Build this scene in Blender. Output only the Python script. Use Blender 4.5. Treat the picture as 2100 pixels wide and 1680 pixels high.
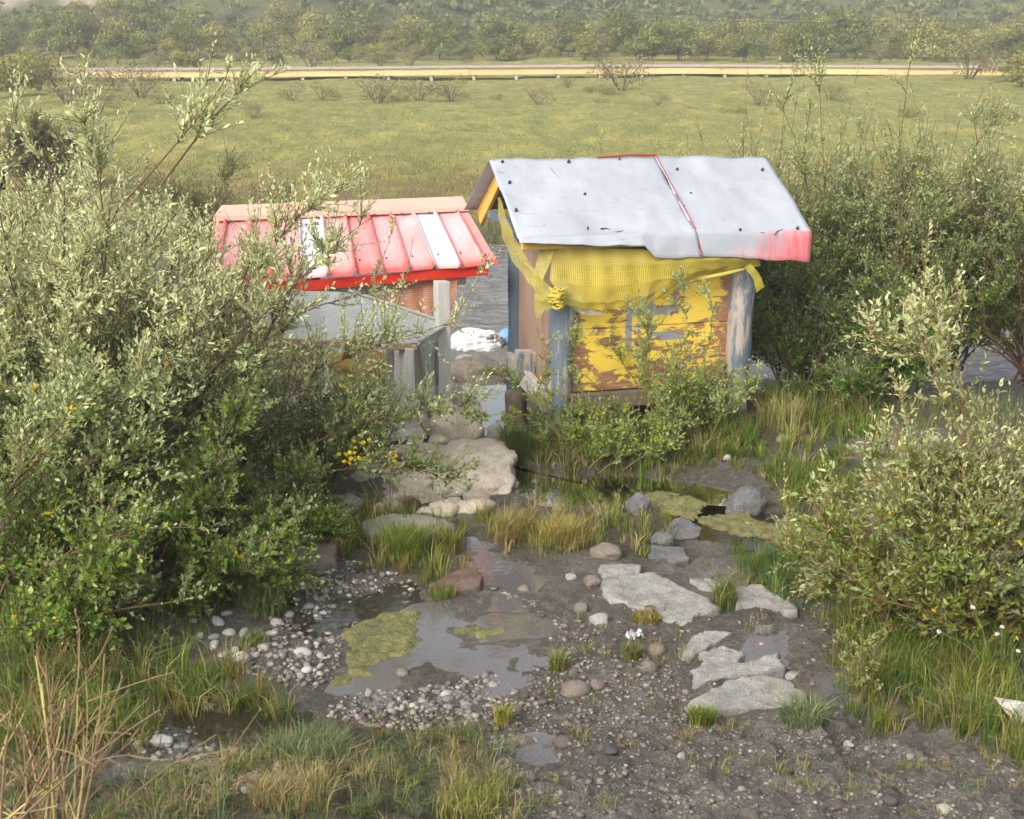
import bpy, math, time
import numpy as np
T0 = time.time()
sc = bpy.context.scene
for o in list(bpy.data.objects):
    bpy.data.objects.remove(o)
# ------------------------------------------------------------------ camera, sky, sun, exposure
FPX, PITCH, CAMH = 2700.0, math.radians(17), 2.85
cam = bpy.data.cameras.new('camera')
cam.sensor_width = 36.0
cam.lens = 36.0 * FPX / 2100.0
cam.clip_start, cam.clip_end = 0.05, 2000
cam.dof.use_dof = True
cam.dof.focus_distance = 8.6
cam.dof.aperture_fstop = 9.0
camo = bpy.data.objects.new('camera', cam)
sc.collection.objects.link(camo)
camo.location = (0, 0, CAMH)
camo.rotation_euler = (math.pi / 2 - PITCH, 0, 0)
sc.camera = camo
SUN_AZ, SUN_EL = math.radians(-143), math.radians(38)   # azimuth from +y clockwise (negative = to the left)
w = bpy.data.worlds.new('World'); sc.world = w; w.use_nodes = True
wn = w.node_tree
bg = wn.nodes['Background']
sky = wn.nodes.new('ShaderNodeTexSky'); sky.sky_type = 'NISHITA'; sky.sun_disc = False
sky.sun_elevation = SUN_EL; sky.sun_rotation = SUN_AZ
sky.air_density = 1.0; sky.dust_density = 4.0; sky.ozone_density = 1.0
hs = wn.nodes.new('ShaderNodeHueSaturation'); hs.inputs['Saturation'].default_value = 0.38
wn.links.new(sky.outputs[0], hs.inputs['Color']); wn.links.new(hs.outputs[0], bg.inputs[0])
bg.inputs[1].default_value = 0.15
sl = bpy.data.lights.new('sun', 'SUN'); sl.energy = 1.4; sl.angle = math.radians(28); sl.color = (1.0, 0.94, 0.83)
so = bpy.data.objects.new('sun', sl); sc.collection.objects.link(so)
from mathutils import Vector
sd = Vector((math.sin(SUN_AZ) * math.cos(SUN_EL), math.cos(SUN_AZ) * math.cos(SUN_EL), math.sin(SUN_EL)))
so.rotation_euler = sd.to_track_quat('Z', 'Y').to_euler()
sc.view_settings.view_transform = 'Standard'; sc.view_settings.look = 'None'
sc.view_settings.exposure = 1.05; sc.view_settings.gamma = 1.0; sc.view_settings.use_curve_mapping = False
sc.render.engine = 'CYCLES'
sc.cycles.max_bounces = 8; sc.cycles.transparent_max_bounces = 12
sc.cycles.diffuse_bounces = 5; sc.cycles.glossy_bounces = 3
sc.cycles.use_denoising = True
sc.cycles.caustics_reflective = False; sc.cycles.caustics_refractive = False
# ------------------------------------------------------------------ numeric helpers
def lerp(a, b, t): return a + (b - a) * t
def sstep(a, b, x):
    t = np.clip((np.asarray(x, float) - a) / (b - a), 0, 1); return t * t * (3 - 2 * t)
def vnoise(x, y, seed=0):
    x = np.asarray(x, float); y = np.asarray(y, float)
    xi = np.floor(x).astype(np.int64); yi = np.floor(y).astype(np.int64); fx = x - xi; fy = y - yi
    fx = fx * fx * (3 - 2 * fx); fy = fy * fy * (3 - 2 * fy)
    def h(a, b):
        n = (a * 374761393 + b * 668265263 + seed * 974711 + 12345) & 0xffffffff
        n = ((n ^ (n >> 13)) * 1274126177) & 0xffffffff
        return ((n ^ (n >> 16)) & 0xffff) / 65535.0
    return lerp(lerp(h(xi, yi), h(xi + 1, yi), fx), lerp(h(xi, yi + 1), h(xi + 1, yi + 1), fx), fy)
def fbm(x, y, oct=4, seed=0):
    s = 0; a = .5; f = 1
    for i in range(oct):
        s = s + a * vnoise(x * f, y * f, seed + i * 17); a *= .5; f *= 2.03
    return s
def ray(u, v):
    x = (np.asarray(u, float) - 1050) / FPX; y = (840 - np.asarray(v, float)) / FPX
    c, s = math.cos(PITCH), math.sin(PITCH)
    return x, c + y * s, -s + y * c
def PY(u, v, yy):       # the point at distance yy in front of the lens that the photograph shows at (u, v)
    x, y, z = ray(u, v); t = yy / y
    return np.array([x * t, yy, CAMH + z * t])
def PZ(u, v, z):
    x, y, dz = ray(u, v); t = (z - CAMH) / dz
    return np.stack([x * t, y * t], -1)
def polysd(px, py, poly):   # signed distance, negative inside; 9 far outside
    poly = np.asarray(poly, float); px = np.asarray(px, float); py = np.asarray(py, float); lo, hi = poly.min(0) - .7, poly.max(0) + .7
    near = (px > lo[0]) & (px < hi[0]) & (py > lo[1]) & (py < hi[1]); out = np.full(np.shape(px), 9.0)
    if np.any(near): out[near] = _polysd(px[near], py[near], poly)
    return out
def _polysd(px, py, poly):
    d = np.full(np.shape(px), 1e9); ins = np.zeros(np.shape(px), bool)
    n = len(poly)
    for i in range(n):
        ax, ay = poly[i]; bx, by = poly[(i + 1) % n]
        ex, ey = bx - ax, by - ay; wx, wy = px - ax, py - ay
        t = np.clip((wx * ex + wy * ey) / (ex * ex + ey * ey + 1e-12), 0, 1)
        d = np.minimum(d, np.hypot(wx - ex * t, wy - ey * t))
        c = ((ay > py) != (by > py)) & (px < (bx - ax) * (py - ay) / (by - ay + 1e-12) + ax)
        ins ^= c
    return np.where(ins, -d, d)
def px2w(poly, z=0.0): return PZ(np.array([p[0] for p in poly]), np.array([p[1] for p in poly]), z)
# ------------------------------------------------------------------ terrain shape
POOLS = [  # outline in the photograph, water level, depth
    ([(700, 1385), (740, 1330), (860, 1262), (960, 1238), (1060, 1245), (1150, 1292), (1160, 1345), (1120, 1395), (1010, 1440), (860, 1455), (720, 1450), (655, 1420)], -0.012, .008),
    ([(955, 1118), (990, 1118), (1040, 1150), (1115, 1188), (1100, 1216), (1060, 1235), (1000, 1232), (985, 1180)], -0.01, .02),
    ([(1055, 955), (1110, 975), (1250, 972), (1400, 985), (1490, 1005), (1500, 1050), (1400, 1060), (1260, 1040), (1130, 1045), (1060, 1010)], -0.05, .13),
    ([(1380, 1062), (1480, 1050), (1600, 1060), (1760, 1075), (1790, 1140), (1700, 1150), (1600, 1110), (1480, 1120), (1400, 1100)], -0.05, .12),
    ([(1560, 1306), (1608, 1306), (1600, 1345), (1550, 1368), (1535, 1352)], .0, .05),
    ([(1655, 1410), (1690, 1385), (1725, 1380), (1715, 1420), (1660, 1430)], .005, .05),
    ([(1055, 1540), (1100, 1535), (1145, 1545), (1140, 1570), (1090, 1580), (1060, 1565)], .065, .05),
    ([(560, 1215), (640, 1195), (770, 1190), (860, 1210), (850, 1250), (740, 1290), (690, 1340), (620, 1300)], -0.015, .004),
    ([(380, 1480), (480, 1465), (600, 1480), (680, 1500), (640, 1530), (520, 1540), (420, 1520)], .03, .06),
    ([(962, 790), (1050, 800), (1060, 880), (1000, 885), (965, 850)], -0.36, .10),
]
POOLW = [(px2w(p, z), z, d) for p, z, d in POOLS]
def hz(x, y, detail=True):
    x = np.asarray(x, float); y = np.asarray(y, float)
    near = 0.55 * (1 - sstep(2.6, 5.1, y)) + .02
    side = .16 * sstep(-1.3, -2.6, x) * sstep(8.6, 7.0, y) + .14 * sstep(1.7, 2.5, x) * sstep(7.4, 5.5, y)
    plat = .07 * sstep(7.9, 8.3, y) * sstep(.15, .35, x)
    z = near + side + plat
    z = z - .02 * sstep(5, 6.5, y)
    # small eroded bank below the hut
    edge = 9.35 + .5 * (fbm(x * .7, y * 0 + 3, 3, 5) - .5) - .55 * sstep(.45, .0, x) * sstep(-.75, -.35, x) - .1 * sstep(1.2, 2.4, x)
    gap = 2.6 * sstep(-1.6, -.9, x) * sstep(1.0, .5, x)
    z = z - .42 * sstep(edge, edge + .5, y) - .75 * sstep(edge + 1.9 + gap, edge + 4.4 + gap, y)
    # far bank of the river, meadow, hill
    fb = 20.0 + 1.2 * (fbm(x * .22, x * 0, 3, 9) - .5)
    z = z + .85 * sstep(fb - 1.2, fb + .5, y) - .0 * y
    m = sstep(19.5, 24, y)
    z = z + m * .22 * (fbm(x * .25, y * .25, 3, 2) - .5) + sstep(22, 50, y) * .5 * (fbm(x * .06, y * .06, 2, 4) - .5)
    hill = np.clip(y - 98 - 34 * sstep(-25, 20, x), 0, 75)
    z = z + hill * .26 * sstep(0, 40, hill) + hill * .06 + sstep(0, 30, hill) * 3 * (fbm(x * .035, y * .035, 3, 8) - .5)
    if detail:
        nf = sstep(14.4, 12.5, y)
        rough = .5 + .5 * sstep(5.1, 4.6, y) + .35 * sstep(.6, 1.4, x)
        b = fbm(x * 3.2, y * 3.2, 4, 21) - .47
        z = z + nf * .085 * b * rough
        ridg = np.abs(fbm(x * 9, y * 9, 3, 31) - .44) * 2
        z = z + nf * .055 * (ridg - .3) * rough + nf * .016 * (vnoise(x * 38, y * 38, 41) - .5) + nf * .024 * (vnoise(x * 17, y * 17, 43) - .5) * rough + nf * .045 * (np.abs(fbm(x * 21 + 3, y * 21, 3, 47) - .45) - .12) * rough
        # hoof prints in the mud to the right
        hp = np.clip(vnoise(x * 7.5 + 9, y * 6.6, 51) - .52, 0, .3) * 3.0
        z = z - nf * .055 * hp * sstep(.5, 1.0, x) * sstep(7.4, 6.6, y) * sstep(3.9, 4.4, y)
        for pw, lev, dep in POOLW:
            sdist = polysd(x, y, pw) + .07 * (fbm(x * 7, y * 7, 3, 61) - .47)
            k = sstep(.10, -.06, sdist)
            z = np.where(k > 0, lerp(z, np.minimum(z, lev - dep * (.35 + .65 * sstep(.02, -.15, sdist)) + (.075 if dep < .03 else .02) * (fbm(x * (5 if dep < .03 else 14), y * (5 if dep < .03 else 14), 5, 77) - .47)), k), z)
    return z
def G(u, v):            # ground point seen at a pixel
    u = np.asarray(u, float); v = np.asarray(v, float); dx, dy, dz = ray(u, v)
    z = np.zeros(np.shape(u)) + .05
    for i in range(12):
        t = (z - CAMH) / dz; z = .5 * z + .5 * hz(dx * t, dy * t)
    t = (z - CAMH) / dz
    return np.stack([dx * t, dy * t, hz(dx * t, dy * t)], -1)
def onground(x, y): return np.array([x, y, float(hz(np.array([x]), np.array([y]))[0])])
# ------------------------------------------------------------------ object helpers
COL = sc.collection; ORG = {}
def tag(o, label=None, cat=None, group=None, kind=None):
    if label: o['label'] = label
    if cat: o['category'] = cat
    if group: o['group'] = group
    if kind: o['kind'] = kind
    return o
def thing(name, loc, label, cat, group=None):
    o = bpy.data.objects.new(name, None); COL.objects.link(o); o.location = tuple(loc); o.empty_display_size = .2
    ORG[o.name] = np.array(loc, float)
    return tag(o, label, cat, group)
def mesh(name, V, faces, smooth=True, col=None, uv=None, matidx=None):
    V = np.asarray(V, float).reshape(-1, 3)
    fl = [np.asarray(f, np.int64) for f in (faces if isinstance(faces, list) else [faces]) if len(f)]
    me = bpy.data.meshes.new(name)
    me.vertices.add(len(V)); me.vertices.foreach_set('co', V.ravel())
    nl = sum(f.size for f in fl); nf = sum(len(f) for f in fl)
    me.loops.add(nl); me.polygons.add(nf)
    li = np.concatenate([f.ravel() for f in fl])
    me.loops.foreach_set('vertex_index', li)
    sizes = np.concatenate([np.full(len(f), f.shape[1]) for f in fl])
    me.polygons.foreach_set('loop_start', np.concatenate([[0], np.cumsum(sizes)[:-1]]))
    me.polygons.foreach_set('loop_total', sizes)
    me.polygons.foreach_set('use_smooth', np.full(nf, bool(smooth)))
    if matidx is not None: me.polygons.foreach_set('material_index', np.asarray(matidx, np.int32))
    if col is not None:
        for nm, c in (col.items() if isinstance(col, dict) else [('col', col)]):
            c = np.asarray(c, float)
            a = me.color_attributes.new(nm, 'FLOAT_COLOR', 'POINT')
            if c.ndim == 1: c = np.stack([c, c, c], -1)
            a.data.foreach_set('color', np.concatenate([c, np.ones((len(c), 1))], 1).ravel())
    if uv is not None:
        l = me.uv_layers.new(name='UVMap'); l.data.foreach_set('uv', np.asarray(uv, float)[li].ravel())
    me.update(calc_edges=True); me.validate()
    return me
def obj(name, V, faces, mat, parent=None, smooth=True, col=None, uv=None, origin=None):
    V = np.asarray(V, float).reshape(-1, 3)
    if parent is not None: org = ORG[parent.name]
    else: org = np.array(origin if origin is not None else (0, 0, 0), float)
    me = mesh(name, V - org, faces, smooth, col, uv)
    for m in (mat if isinstance(mat, (list, tuple)) else [mat]): me.materials.append(m)
    o = bpy.data.objects.new(name, me); COL.objects.link(o)
    if parent is not None: o.parent = parent
    else: o.location = tuple(org)
    ORG[o.name] = org
    return o
def box_geo(c, ax, ay, az):     # centre + three half axis vectors
    c, ax, ay, az = [np.asarray(q, float) for q in (c, ax, ay, az)]
    s = [(-1, -1, -1), (1, -1, -1), (1, 1, -1), (-1, 1, -1), (-1, -1, 1), (1, -1, 1), (1, 1, 1), (-1, 1, 1)]
    V = np.array([c + a * ax + b * ay + d * az for a, b, d in s])
    F = np.array([(0, 3, 2, 1), (4, 5, 6, 7), (0, 1, 5, 4), (1, 2, 6, 5), (2, 3, 7, 6), (3, 0, 4, 7)])
    return V, F
def bevel(o, wd=.006, seg=2):
    m = o.modifiers.new('bevel', 'BEVEL'); m.width = wd; m.segments = seg; m.limit_method = 'ANGLE'; return o
def beam(name, p, q, wd, ht, mat, parent, side=None, bv=.006):
    p = np.asarray(p, float); q = np.asarray(q, float); d = q - p; L = np.linalg.norm(d); d /= L
    s = np.asarray(side if side is not None else (0, 0, 1), float); s = s - d * (s @ d); s /= np.linalg.norm(s)
    t = np.cross(d, s)
    V, F = box_geo((p + q) / 2, d * L / 2, t * wd / 2, s * ht / 2)
    o = obj(name, V, F, mat, parent, smooth=False, uv=None)
    return bevel(o, bv)
def grid_faces(nu, nv):
    i, j = np.meshgrid(np.arange(nu - 1), np.arange(nv - 1), indexing='ij'); a = (i * nv + j).ravel()
    return np.stack([a, a + nv, a + nv + 1, a + 1], -1)
def resample(pl, n):
    pl = np.asarray(pl, float); d = np.r_[0, np.cumsum(np.linalg.norm(np.diff(pl, axis=0), axis=1))]
    t = np.linspace(0, d[-1], n); return np.stack([np.interp(t, d, pl[:, k]) for k in range(3)], -1)
def smooth_line(pl, it=2):
    pl = np.asarray(pl, float)
    for _ in range(it):
        a = .75 * pl[:-1] + .25 * pl[1:]; b = .25 * pl[:-1] + .75 * pl[1:]
        m = np.empty((2 * len(a), pl.shape[1])); m[0::2] = a; m[1::2] = b
        pl = np.vstack([pl[:1], m, pl[-1:]])
    return pl
def loft(rows, nu, nv):         # rows: polylines -> (nu x nv) surface
    R = np.array([resample(smooth_line(r), nv) for r in rows])
    t = np.linspace(0, len(rows) - 1, nu); i = np.minimum(t.astype(int), len(rows) - 2); f = (t - i)[:, None, None]
    f = f * f * (3 - 2 * f) * .5 + f * .5
    return R[i] * (1 - f) + R[i + 1] * f
def tubes(S, r0, r1, K=4):      # S (n,P,3): tapered tubes
    n, P, _ = S.shape
    tan = np.gradient(S, axis=1); tan /= np.linalg.norm(tan, axis=2, keepdims=True) + 1e-9
    ref = np.where(np.abs(tan[..., 2:3]) > .9, np.array([1., 0, 0]), np.array([0, 0, 1.]))
    a = np.cross(tan, ref); a /= np.linalg.norm(a, axis=2, keepdims=True) + 1e-9; b = np.cross(tan, a)
    r0 = np.broadcast_to(np.asarray(r0, float), (n,)); r1 = np.broadcast_to(np.asarray(r1, float), (n,))
    t = np.linspace(0, 1, P); r = (r0[:, None] * (1 - t) + r1[:, None] * t)[..., None]
    ang = np.arange(K) * 2 * math.pi / K
    V = S[:, :, None, :] + r[..., None] * (a[:, :, None, :] * np.cos(ang)[:, None] + b[:, :, None, :] * np.sin(ang)[:, None])
    base = (np.arange(n) * P * K)[:, None, None] + (np.arange(P - 1) * K)[None, :, None]
    k = np.arange(K)[None, None, :]; k2 = (k + 1) % K
    F = np.stack([base + k, base + k2, base + K + k2, base + K + k], -1).reshape(-1, 4)
    return V.reshape(-1, 3), F
class Bag:
    def __init__(s): s.V = []; s.F = {}; s.C = []; s.n = 0
    def add(s, V, F, C=None):
        V = np.asarray(V).reshape(-1, 3)
        for f in (F if isinstance(F, list) else [F]):
            s.F.setdefault(f.shape[1], []).append(f + s.n)
        s.V.append(V); s.n += len(V)
        if C is not None: s.C.append(np.broadcast_to(np.asarray(C, float), (len(V), 3)))
    def out(s): return np.concatenate(s.V), [np.concatenate(v) for v in s.F.values()], (np.concatenate(s.C) if s.C else None)
# ------------------------------------------------------------------ material helpers
class M:
    def __init__(s, name):
        s.m = bpy.data.materials.new(name); s.m.use_nodes = True; s.t = s.m.node_tree; s.b = s.t.nodes['Principled BSDF']; s.o = s.t.nodes['Material Output']
    def n(s, ty, _in=None, **pr):
        nd = s.t.nodes.new(ty)
        for k, v in pr.items(): setattr(nd, k, v)
        for k, v in (_in or {}).items(): s.put(nd.inputs[k], v)
        return nd
    def put(s, sock, v):
        if hasattr(v, 'is_output') or isinstance(v, bpy.types.NodeSocket): s.t.links.new(v, sock)
        elif isinstance(v, bpy.types.Node): s.t.links.new(v.outputs[0], sock)
        else:
            if isinstance(v, (tuple, list)) and len(v) == 3 and sock.type == 'RGBA': v = (*v, 1)
            sock.default_value = v
    def math(s, op, a, b=0.0, c=None):
        nd = s.n('ShaderNodeMath', operation=op); s.put(nd.inputs[0], a); s.put(nd.inputs[1], b)
        if c is not None: s.put(nd.inputs[2], c)
        return nd.outputs[0]
    def mix(s, fac, a, b, blend='MIX'):
        nd = s.n('ShaderNodeMix', data_type='RGBA', blend_type=blend, clamp_factor=True)
        s.put(nd.inputs['Factor'], fac); s.put(nd.inputs['A'], a); s.put(nd.inputs['B'], b); return nd.outputs['Result']
    def ramp(s, fac, stops, interp='LINEAR'):
        nd = s.n('ShaderNodeValToRGB'); nd.color_ramp.interpolation = interp; s.put(nd.inputs[0], fac)
        e = nd.color_ramp.elements
        while len(e) < len(stops): e.new(.5)
        for q, (p, c) in zip(e, stops):
            q.position = p; q.color = (c, c, c, 1) if isinstance(c, (int, float)) else (*c, 1)
        return nd.outputs[0]
    def noise(s, scale, detail=4, rough=.55, vec=None, dist=0.0):
        nd = s.n('ShaderNodeTexNoise', {'Scale': scale, 'Detail': detail, 'Roughness': rough, 'Distortion': dist})
        if vec is not None: s.put(nd.inputs['Vector'], vec)
        return nd.outputs['Fac']
    def obj(s, scale=(1, 1, 1), rot=(0, 0, 0), which='Object'):
        tc = s.n('ShaderNodeTexCoord'); mp = s.n('ShaderNodeMapping', {'Vector': tc.outputs[which], 'Scale': scale, 'Rotation': rot}); return mp.outputs[0]
    def attr(s, name, out='Color'): return s.n('ShaderNodeAttribute', attribute_name=name).outputs[out]
    def bump(s, h, strength=.5, dist=.02):
        nd = s.n('ShaderNodeBump', {'Height': h, 'Strength': strength, 'Distance': dist}); s.put(s.b.inputs['Normal'], nd); return nd
    def set(s, **k):
        for q, v in k.items(): s.put(s.b.inputs[q.replace('_', ' ')], v)
        return s
def wood(name, ca, cb, paint=None, worn=.5, scale=1.0, rough=.8, axis=2, third=None):
    q = M(name); sc_ = [26 * scale] * 3; sc_[axis] = 1.6 * scale
    g = q.noise(1.0, 6, .65, q.obj(tuple(sc_)), .4)
    c = q.ramp(g, [(.25, ca), (.7, cb)])
    if paint:
        m = q.noise(2.6 * scale, 7, .68, q.obj((2.2, 2.2, .7) if axis == 2 else (.7, 2.2, 2.2)))
        m2 = q.math('ADD', m, q.math('MULTIPLY', q.math('SUBTRACT', g, .5), .35))
        k = q.ramp(m2, [(worn - .03, 0.0), (worn + .03, 1.0)])
        pc = q.mix(q.noise(9, 4), paint, third or tuple(.75 * p for p in paint))
        c = q.mix(k, c, pc)
    q.set(Base_Color=c, Roughness=rough); q.bump(g, .5, .006)
    return q.m
MAT = {}
# ground near the camera: mud, gravel, wet margins (zones come from the mesh)
q = M('mud'); P = q.obj()
n1 = q.noise(2.2, 6, .6, P); n2 = q.noise(23, 5, .7, P); n3 = q.noise(90, 4, .7, P)
c = q.ramp(n1, [(.3, (.14, .122, .098)), (.5, (.215, .192, .158)), (.72, (.295, .265, .222))])
c = q.mix(q.ramp(n2, [(.42, 0.0), (.66, .75)]), c, (.32, .288, .242))
c = q.mix(q.ramp(n3, [(.46, 0.0), (.66, .7)]), c, (.055, .045, .036))
c = q.mix(q.ramp(q.noise(7, 5, .7, P), [(.48, 0.0), (.64, .65)]), c, (.075, .062, .05))
wet = q.attr('wet'); gr = q.attr('green'); sand = q.attr('sand')
litter = q.ramp(q.noise(30, 5, .7, P), [(.35, (.05, .055, .02)), (.6, (.12, .10, .045)), (.8, (.2, .165, .09))])
c = q.mix(gr, c, litter)
c = q.mix(q.math('MULTIPLY', wet, q.ramp(n2, [(.35, .75), (.65, .25)])), c, (.085, .074, .063))
c = q.mix(sand, c, q.ramp(n2, [(.3, (.2, .185, .165)), (.7, (.33, .305, .27))]))
q.set(Base_Color=c, Roughness=q.math('SUBTRACT', .92, q.math('MULTIPLY', wet, q.ramp(n1, [(.3, .72), (.7, .45)]))))
q.bump(q.math('ADD', n2, q.math('MULTIPLY', n3, .6)), 1.0, .06)
MAT['mud'] = q.m
# meadow
q = M('meadow_turf'); P = q.obj()
a = q.noise(.35, 5, .6, P); b = q.noise(2.2, 5, .65, q.obj((1, .35, 1))); d = q.noise(12, 4, .7, q.obj((1, .3, 1)))
c = q.ramp(a, [(.30, (.27, .26, .055)), (.5, (.40, .36, .08)), (.70, (.50, .43, .115))])
c = q.mix(q.ramp(b, [(.42, 0.0), (.66, .7)]), c, (.15, .175, .04))
c = q.mix(q.ramp(q.noise(.9, 5, .7, q.obj((1, .4, 1))), [(.46, 0.0), (.62, .6)]), c, (.17, .19, .045))
c = q.mix(q.ramp(d, [(.48, 0.0), (.72, .7)]), c, (.36, .30, .11))
c = q.mix(q.ramp(q.noise(5, 5, .75, q.obj((1, .35, 1))), [(.5, 0.0), (.68, .7)]), c, (.17, .195, .045))
c = q.mix(q.math('MULTIPLY', q.attr('green'), q.ramp(b, [(.3, .25), (.7, .9)])), c, (.20, .13, .055))
c = q.mix(q.attr('wet'), c, q.ramp(d, [(.35, (.05, .06, .022)), (.65, (.12, .125, .045))]))
c = q.mix(q.attr('sand'), c, q.ramp(b, [(.3, (.34, .27, .2)), (.7, (.5, .41, .32))]))
q.set(Base_Color=c, Roughness=.95); q.bump(q.math('ADD', b, d), 1.0, .25); MAT['meadow'] = q.m
# foliage with a paler underside
def leafmat(name, under=(.52, .53, .35), k=.5, trans=.38, rough=.6, attr='col'):
    q = M(name); c = q.attr(attr)
    geo = q.n('ShaderNodeNewGeometry')
    cc = q.mix(q.math('MULTIPLY', geo.outputs['Backfacing'], k), c, under)
    q.set(Base_Color=cc, Roughness=rough)
    q.b.inputs['Specular IOR Level'].default_value = .18
    tr = q.n('ShaderNodeBsdfTranslucent', {'Color': q.mix(.35, c, (.30, .36, .08))})
    ms = q.n('ShaderNodeMixShader', {0: trans, 1: q.b.outputs[0], 2: tr.outputs[0]})
    q.t.links.new(ms.outputs[0], q.o.inputs[0]); return q.m
MAT['willow'] = leafmat('willow_leaf'); MAT['grass'] = leafmat('grass_blade', k=0.0, trans=.3, rough=.6)
MAT['farleaf'] = leafmat('far_foliage', k=0.0, trans=.2, rough=.8)
q = M('twig_bark'); c = q.mix(q.noise(12, 4), q.attr('col'), (.10, .06, .035)); q.set(Base_Color=c, Roughness=.75); MAT['bark'] = q.m
# timber
MAT['timber_grey'] = wood('weathered_timber', (.30, .285, .26), (.50, .485, .45), scale=1.0)
MAT['timber_brown'] = wood('brown_board', (.20, .125, .085), (.34, .235, .175), scale=.9)
MAT['timber_blue'] = wood('blue_painted_log', (.30, .25, .20), (.46, .41, .35), paint=(.085, .115, .155), third=(.17, .20, .23), worn=.50)
MAT['timber_bluedark'] = wood('dark_blue_log', (.16, .14, .12), (.27, .25, .23), paint=(.045, .075, .11), third=(.10, .13, .16), worn=.42)
MAT['timber_yellow'] = wood('yellow_painted_timber', (.30, .21, .10), (.45, .33, .15), paint=(.62, .40, .06), third=(.50, .32, .08), worn=.42, axis=0)
MAT['timber_muddy'] = wood('muddy_post_foot', (.09, .07, .05), (.2, .16, .12))
MAT['deckwood'] = wood('boardwalk_deck', (.34, .27, .22), (.46, .38, .32), axis=1)
MAT['fascia'] = wood('boardwalk_fascia', (.58, .42, .18), (.68, .52, .26), axis=0, scale=.15)
# stone
def stone(name, stops, spec=None, scale=1.0, rough=.85, bstr=.8, rnd=.0, dirt=.5):
    q = M(name); P = q.obj((scale,) * 3)
    oi = q.n('ShaderNodeObjectInfo')
    n = q.noise(4, 7, .65, P); f = q.noise(45, 4, .7, P)
    k = q.math('ADD', n, q.math('MULTIPLY', q.math('SUBTRACT', oi.outputs['Random'], .5), rnd)) if rnd else n
    c = q.ramp(k, stops)
    if spec: c = q.mix(q.ramp(f, [(.5, 0.0), (.66, .85)]), c, spec)
    mudn = q.noise(2.2, 5, .7, P); c = q.mix(q.ramp(mudn, [(.52, 0.0), (.64, dirt)]), c, (.15, .125, .10))
    q.set(Base_Color=c, Roughness=rough); q.bump(q.math('ADD', n, q.math('MULTIPLY', f, .6)), bstr, .02); return q.m
MAT['slab'] = stone('pale_slab_stone', [(.28, (.13, .115, .10)), (.42, (.27, .26, .24)), (.6, (.37, .36, .335)), (.8, (.24, .20, .16))], (.19, .175, .155), 2.2, .9, 1.0)
MAT['dark'] = stone('dark_boulder', [(.3, (.085, .085, .09)), (.55, (.15, .148, .15)), (.8, (.24, .225, .2))], (.06, .06, .055), 2)
MAT['brownstone'] = stone('mud_stained_stone', [(.3, (.13, .10, .08)), (.55, (.22, .18, .145)), (.8, (.33, .29, .24))], (.1, .08, .06), 3)
MAT['redstone'] = stone('reddish_stone', [(.3, (.095, .055, .042)), (.6, (.16, .095, .07)), (.85, (.22, .16, .12))], (.07, .05, .04), 2)
MAT['concrete'] = stone('gritty_concrete', [(.3, (.48, .41, .31)), (.55, (.62, .54, .42)), (.8, (.68, .61, .50))], (.24, .205, .165), 2.2, .95, 1.0, 0, .15)
MAT['white'] = stone('white_cobble', [(.3, (.27, .25, .215)), (.5, (.40, .38, .345)), (.75, (.56, .55, .515))], (.33, .30, .26), 6, .75, .5, .45, .45)
MAT['pebble'] = stone('river_pebble', [(.12, (.05, .047, .045)), (.3, (.12, .108, .098)), (.45, (.19, .155, .12)), (.58, (.13, .135, .145)), (.74, (.25, .215, .17)), (.86, (.24, .235, .225)), (.98, (.42, .395, .35))], None, 5, .7, .35, .95, .35)
q = M('gravel'); q.set(Base_Color=q.mix(q.ramp(q.noise(60, 3), [(.4, 0.0), (.7, .5)]), q.attr('col'), (.12, .1, .08)), Roughness=.8); MAT['gravel'] = q.m
# water
def water(name, murk, clear, rough=.02, wave=40, bs=.06, refl=1.7):
    q = M(name); q.t.nodes.remove(q.b)
    bp = q.n('ShaderNodeBump', {'Height': q.noise(wave, 2, .5, q.obj()), 'Strength': bs, 'Distance': .01})
    gl = q.n('ShaderNodeBsdfGlossy', {'Color': (1, 1, 1), 'Roughness': rough, 'Normal': bp.outputs[0]})
    df = q.n('ShaderNodeBsdfDiffuse', {'Color': murk}); tr = q.n('ShaderNodeBsdfTransparent', {'Color': (.80, .78, .70)})
    inner = q.n('ShaderNodeMixShader', {0: clear, 1: df.outputs[0], 2: tr.outputs[0]})
    fr = q.n('ShaderNodeFresnel', {'IOR': 1.33, 'Normal': bp.outputs[0]})
    k = q.math('ADD', q.math('MULTIPLY', fr.outputs[0], refl), .0)
    ms = q.n('ShaderNodeMixShader', {0: k, 1: inner.outputs[0], 2: gl.outputs[0]})
    q.t.links.new(ms.outputs[0], q.o.inputs[0]); return q.m
MAT['puddle'] = water('puddle_water', (.20, .185, .18), .5, .02, 30, .08, 2.0)
MAT['stream'] = water('stream_water', (.06, .05, .03), .7, .03, 18, .15)
q = M('river_water'); P = q.obj((1, 1, 1))
wv = q.noise(3.2, 5, .6, q.obj((1, 2.2, 1)), .6)
q.set(Base_Color=q.ramp(wv, [(.35, (.155, .145, .135)), (.65, (.235, .225, .215))]), Roughness=.22); q.b.inputs['IOR'].default_value = 1.33
q.bump(wv, 1.0, .3); MAT['river'] = q.m
q = M('algae'); P = q.obj()
n = q.math('ADD', q.math('MULTIPLY', q.noise(14, 6, .75, P), .5), q.math('MULTIPLY', q.noise(70, 5, .75, P), .5)); c = q.ramp(n, [(.36, (.05, .05, .02)), (.46, (.16, .155, .05)), (.54, (.24, .225, .08)), (.66, (.36, .335, .16))])
q.set(Base_Color=c, Roughness=.75); q.bump(n, 1.0, .05); MAT['algae'] = q.m
print('materials', round(time.time() - T0, 1))
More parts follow.
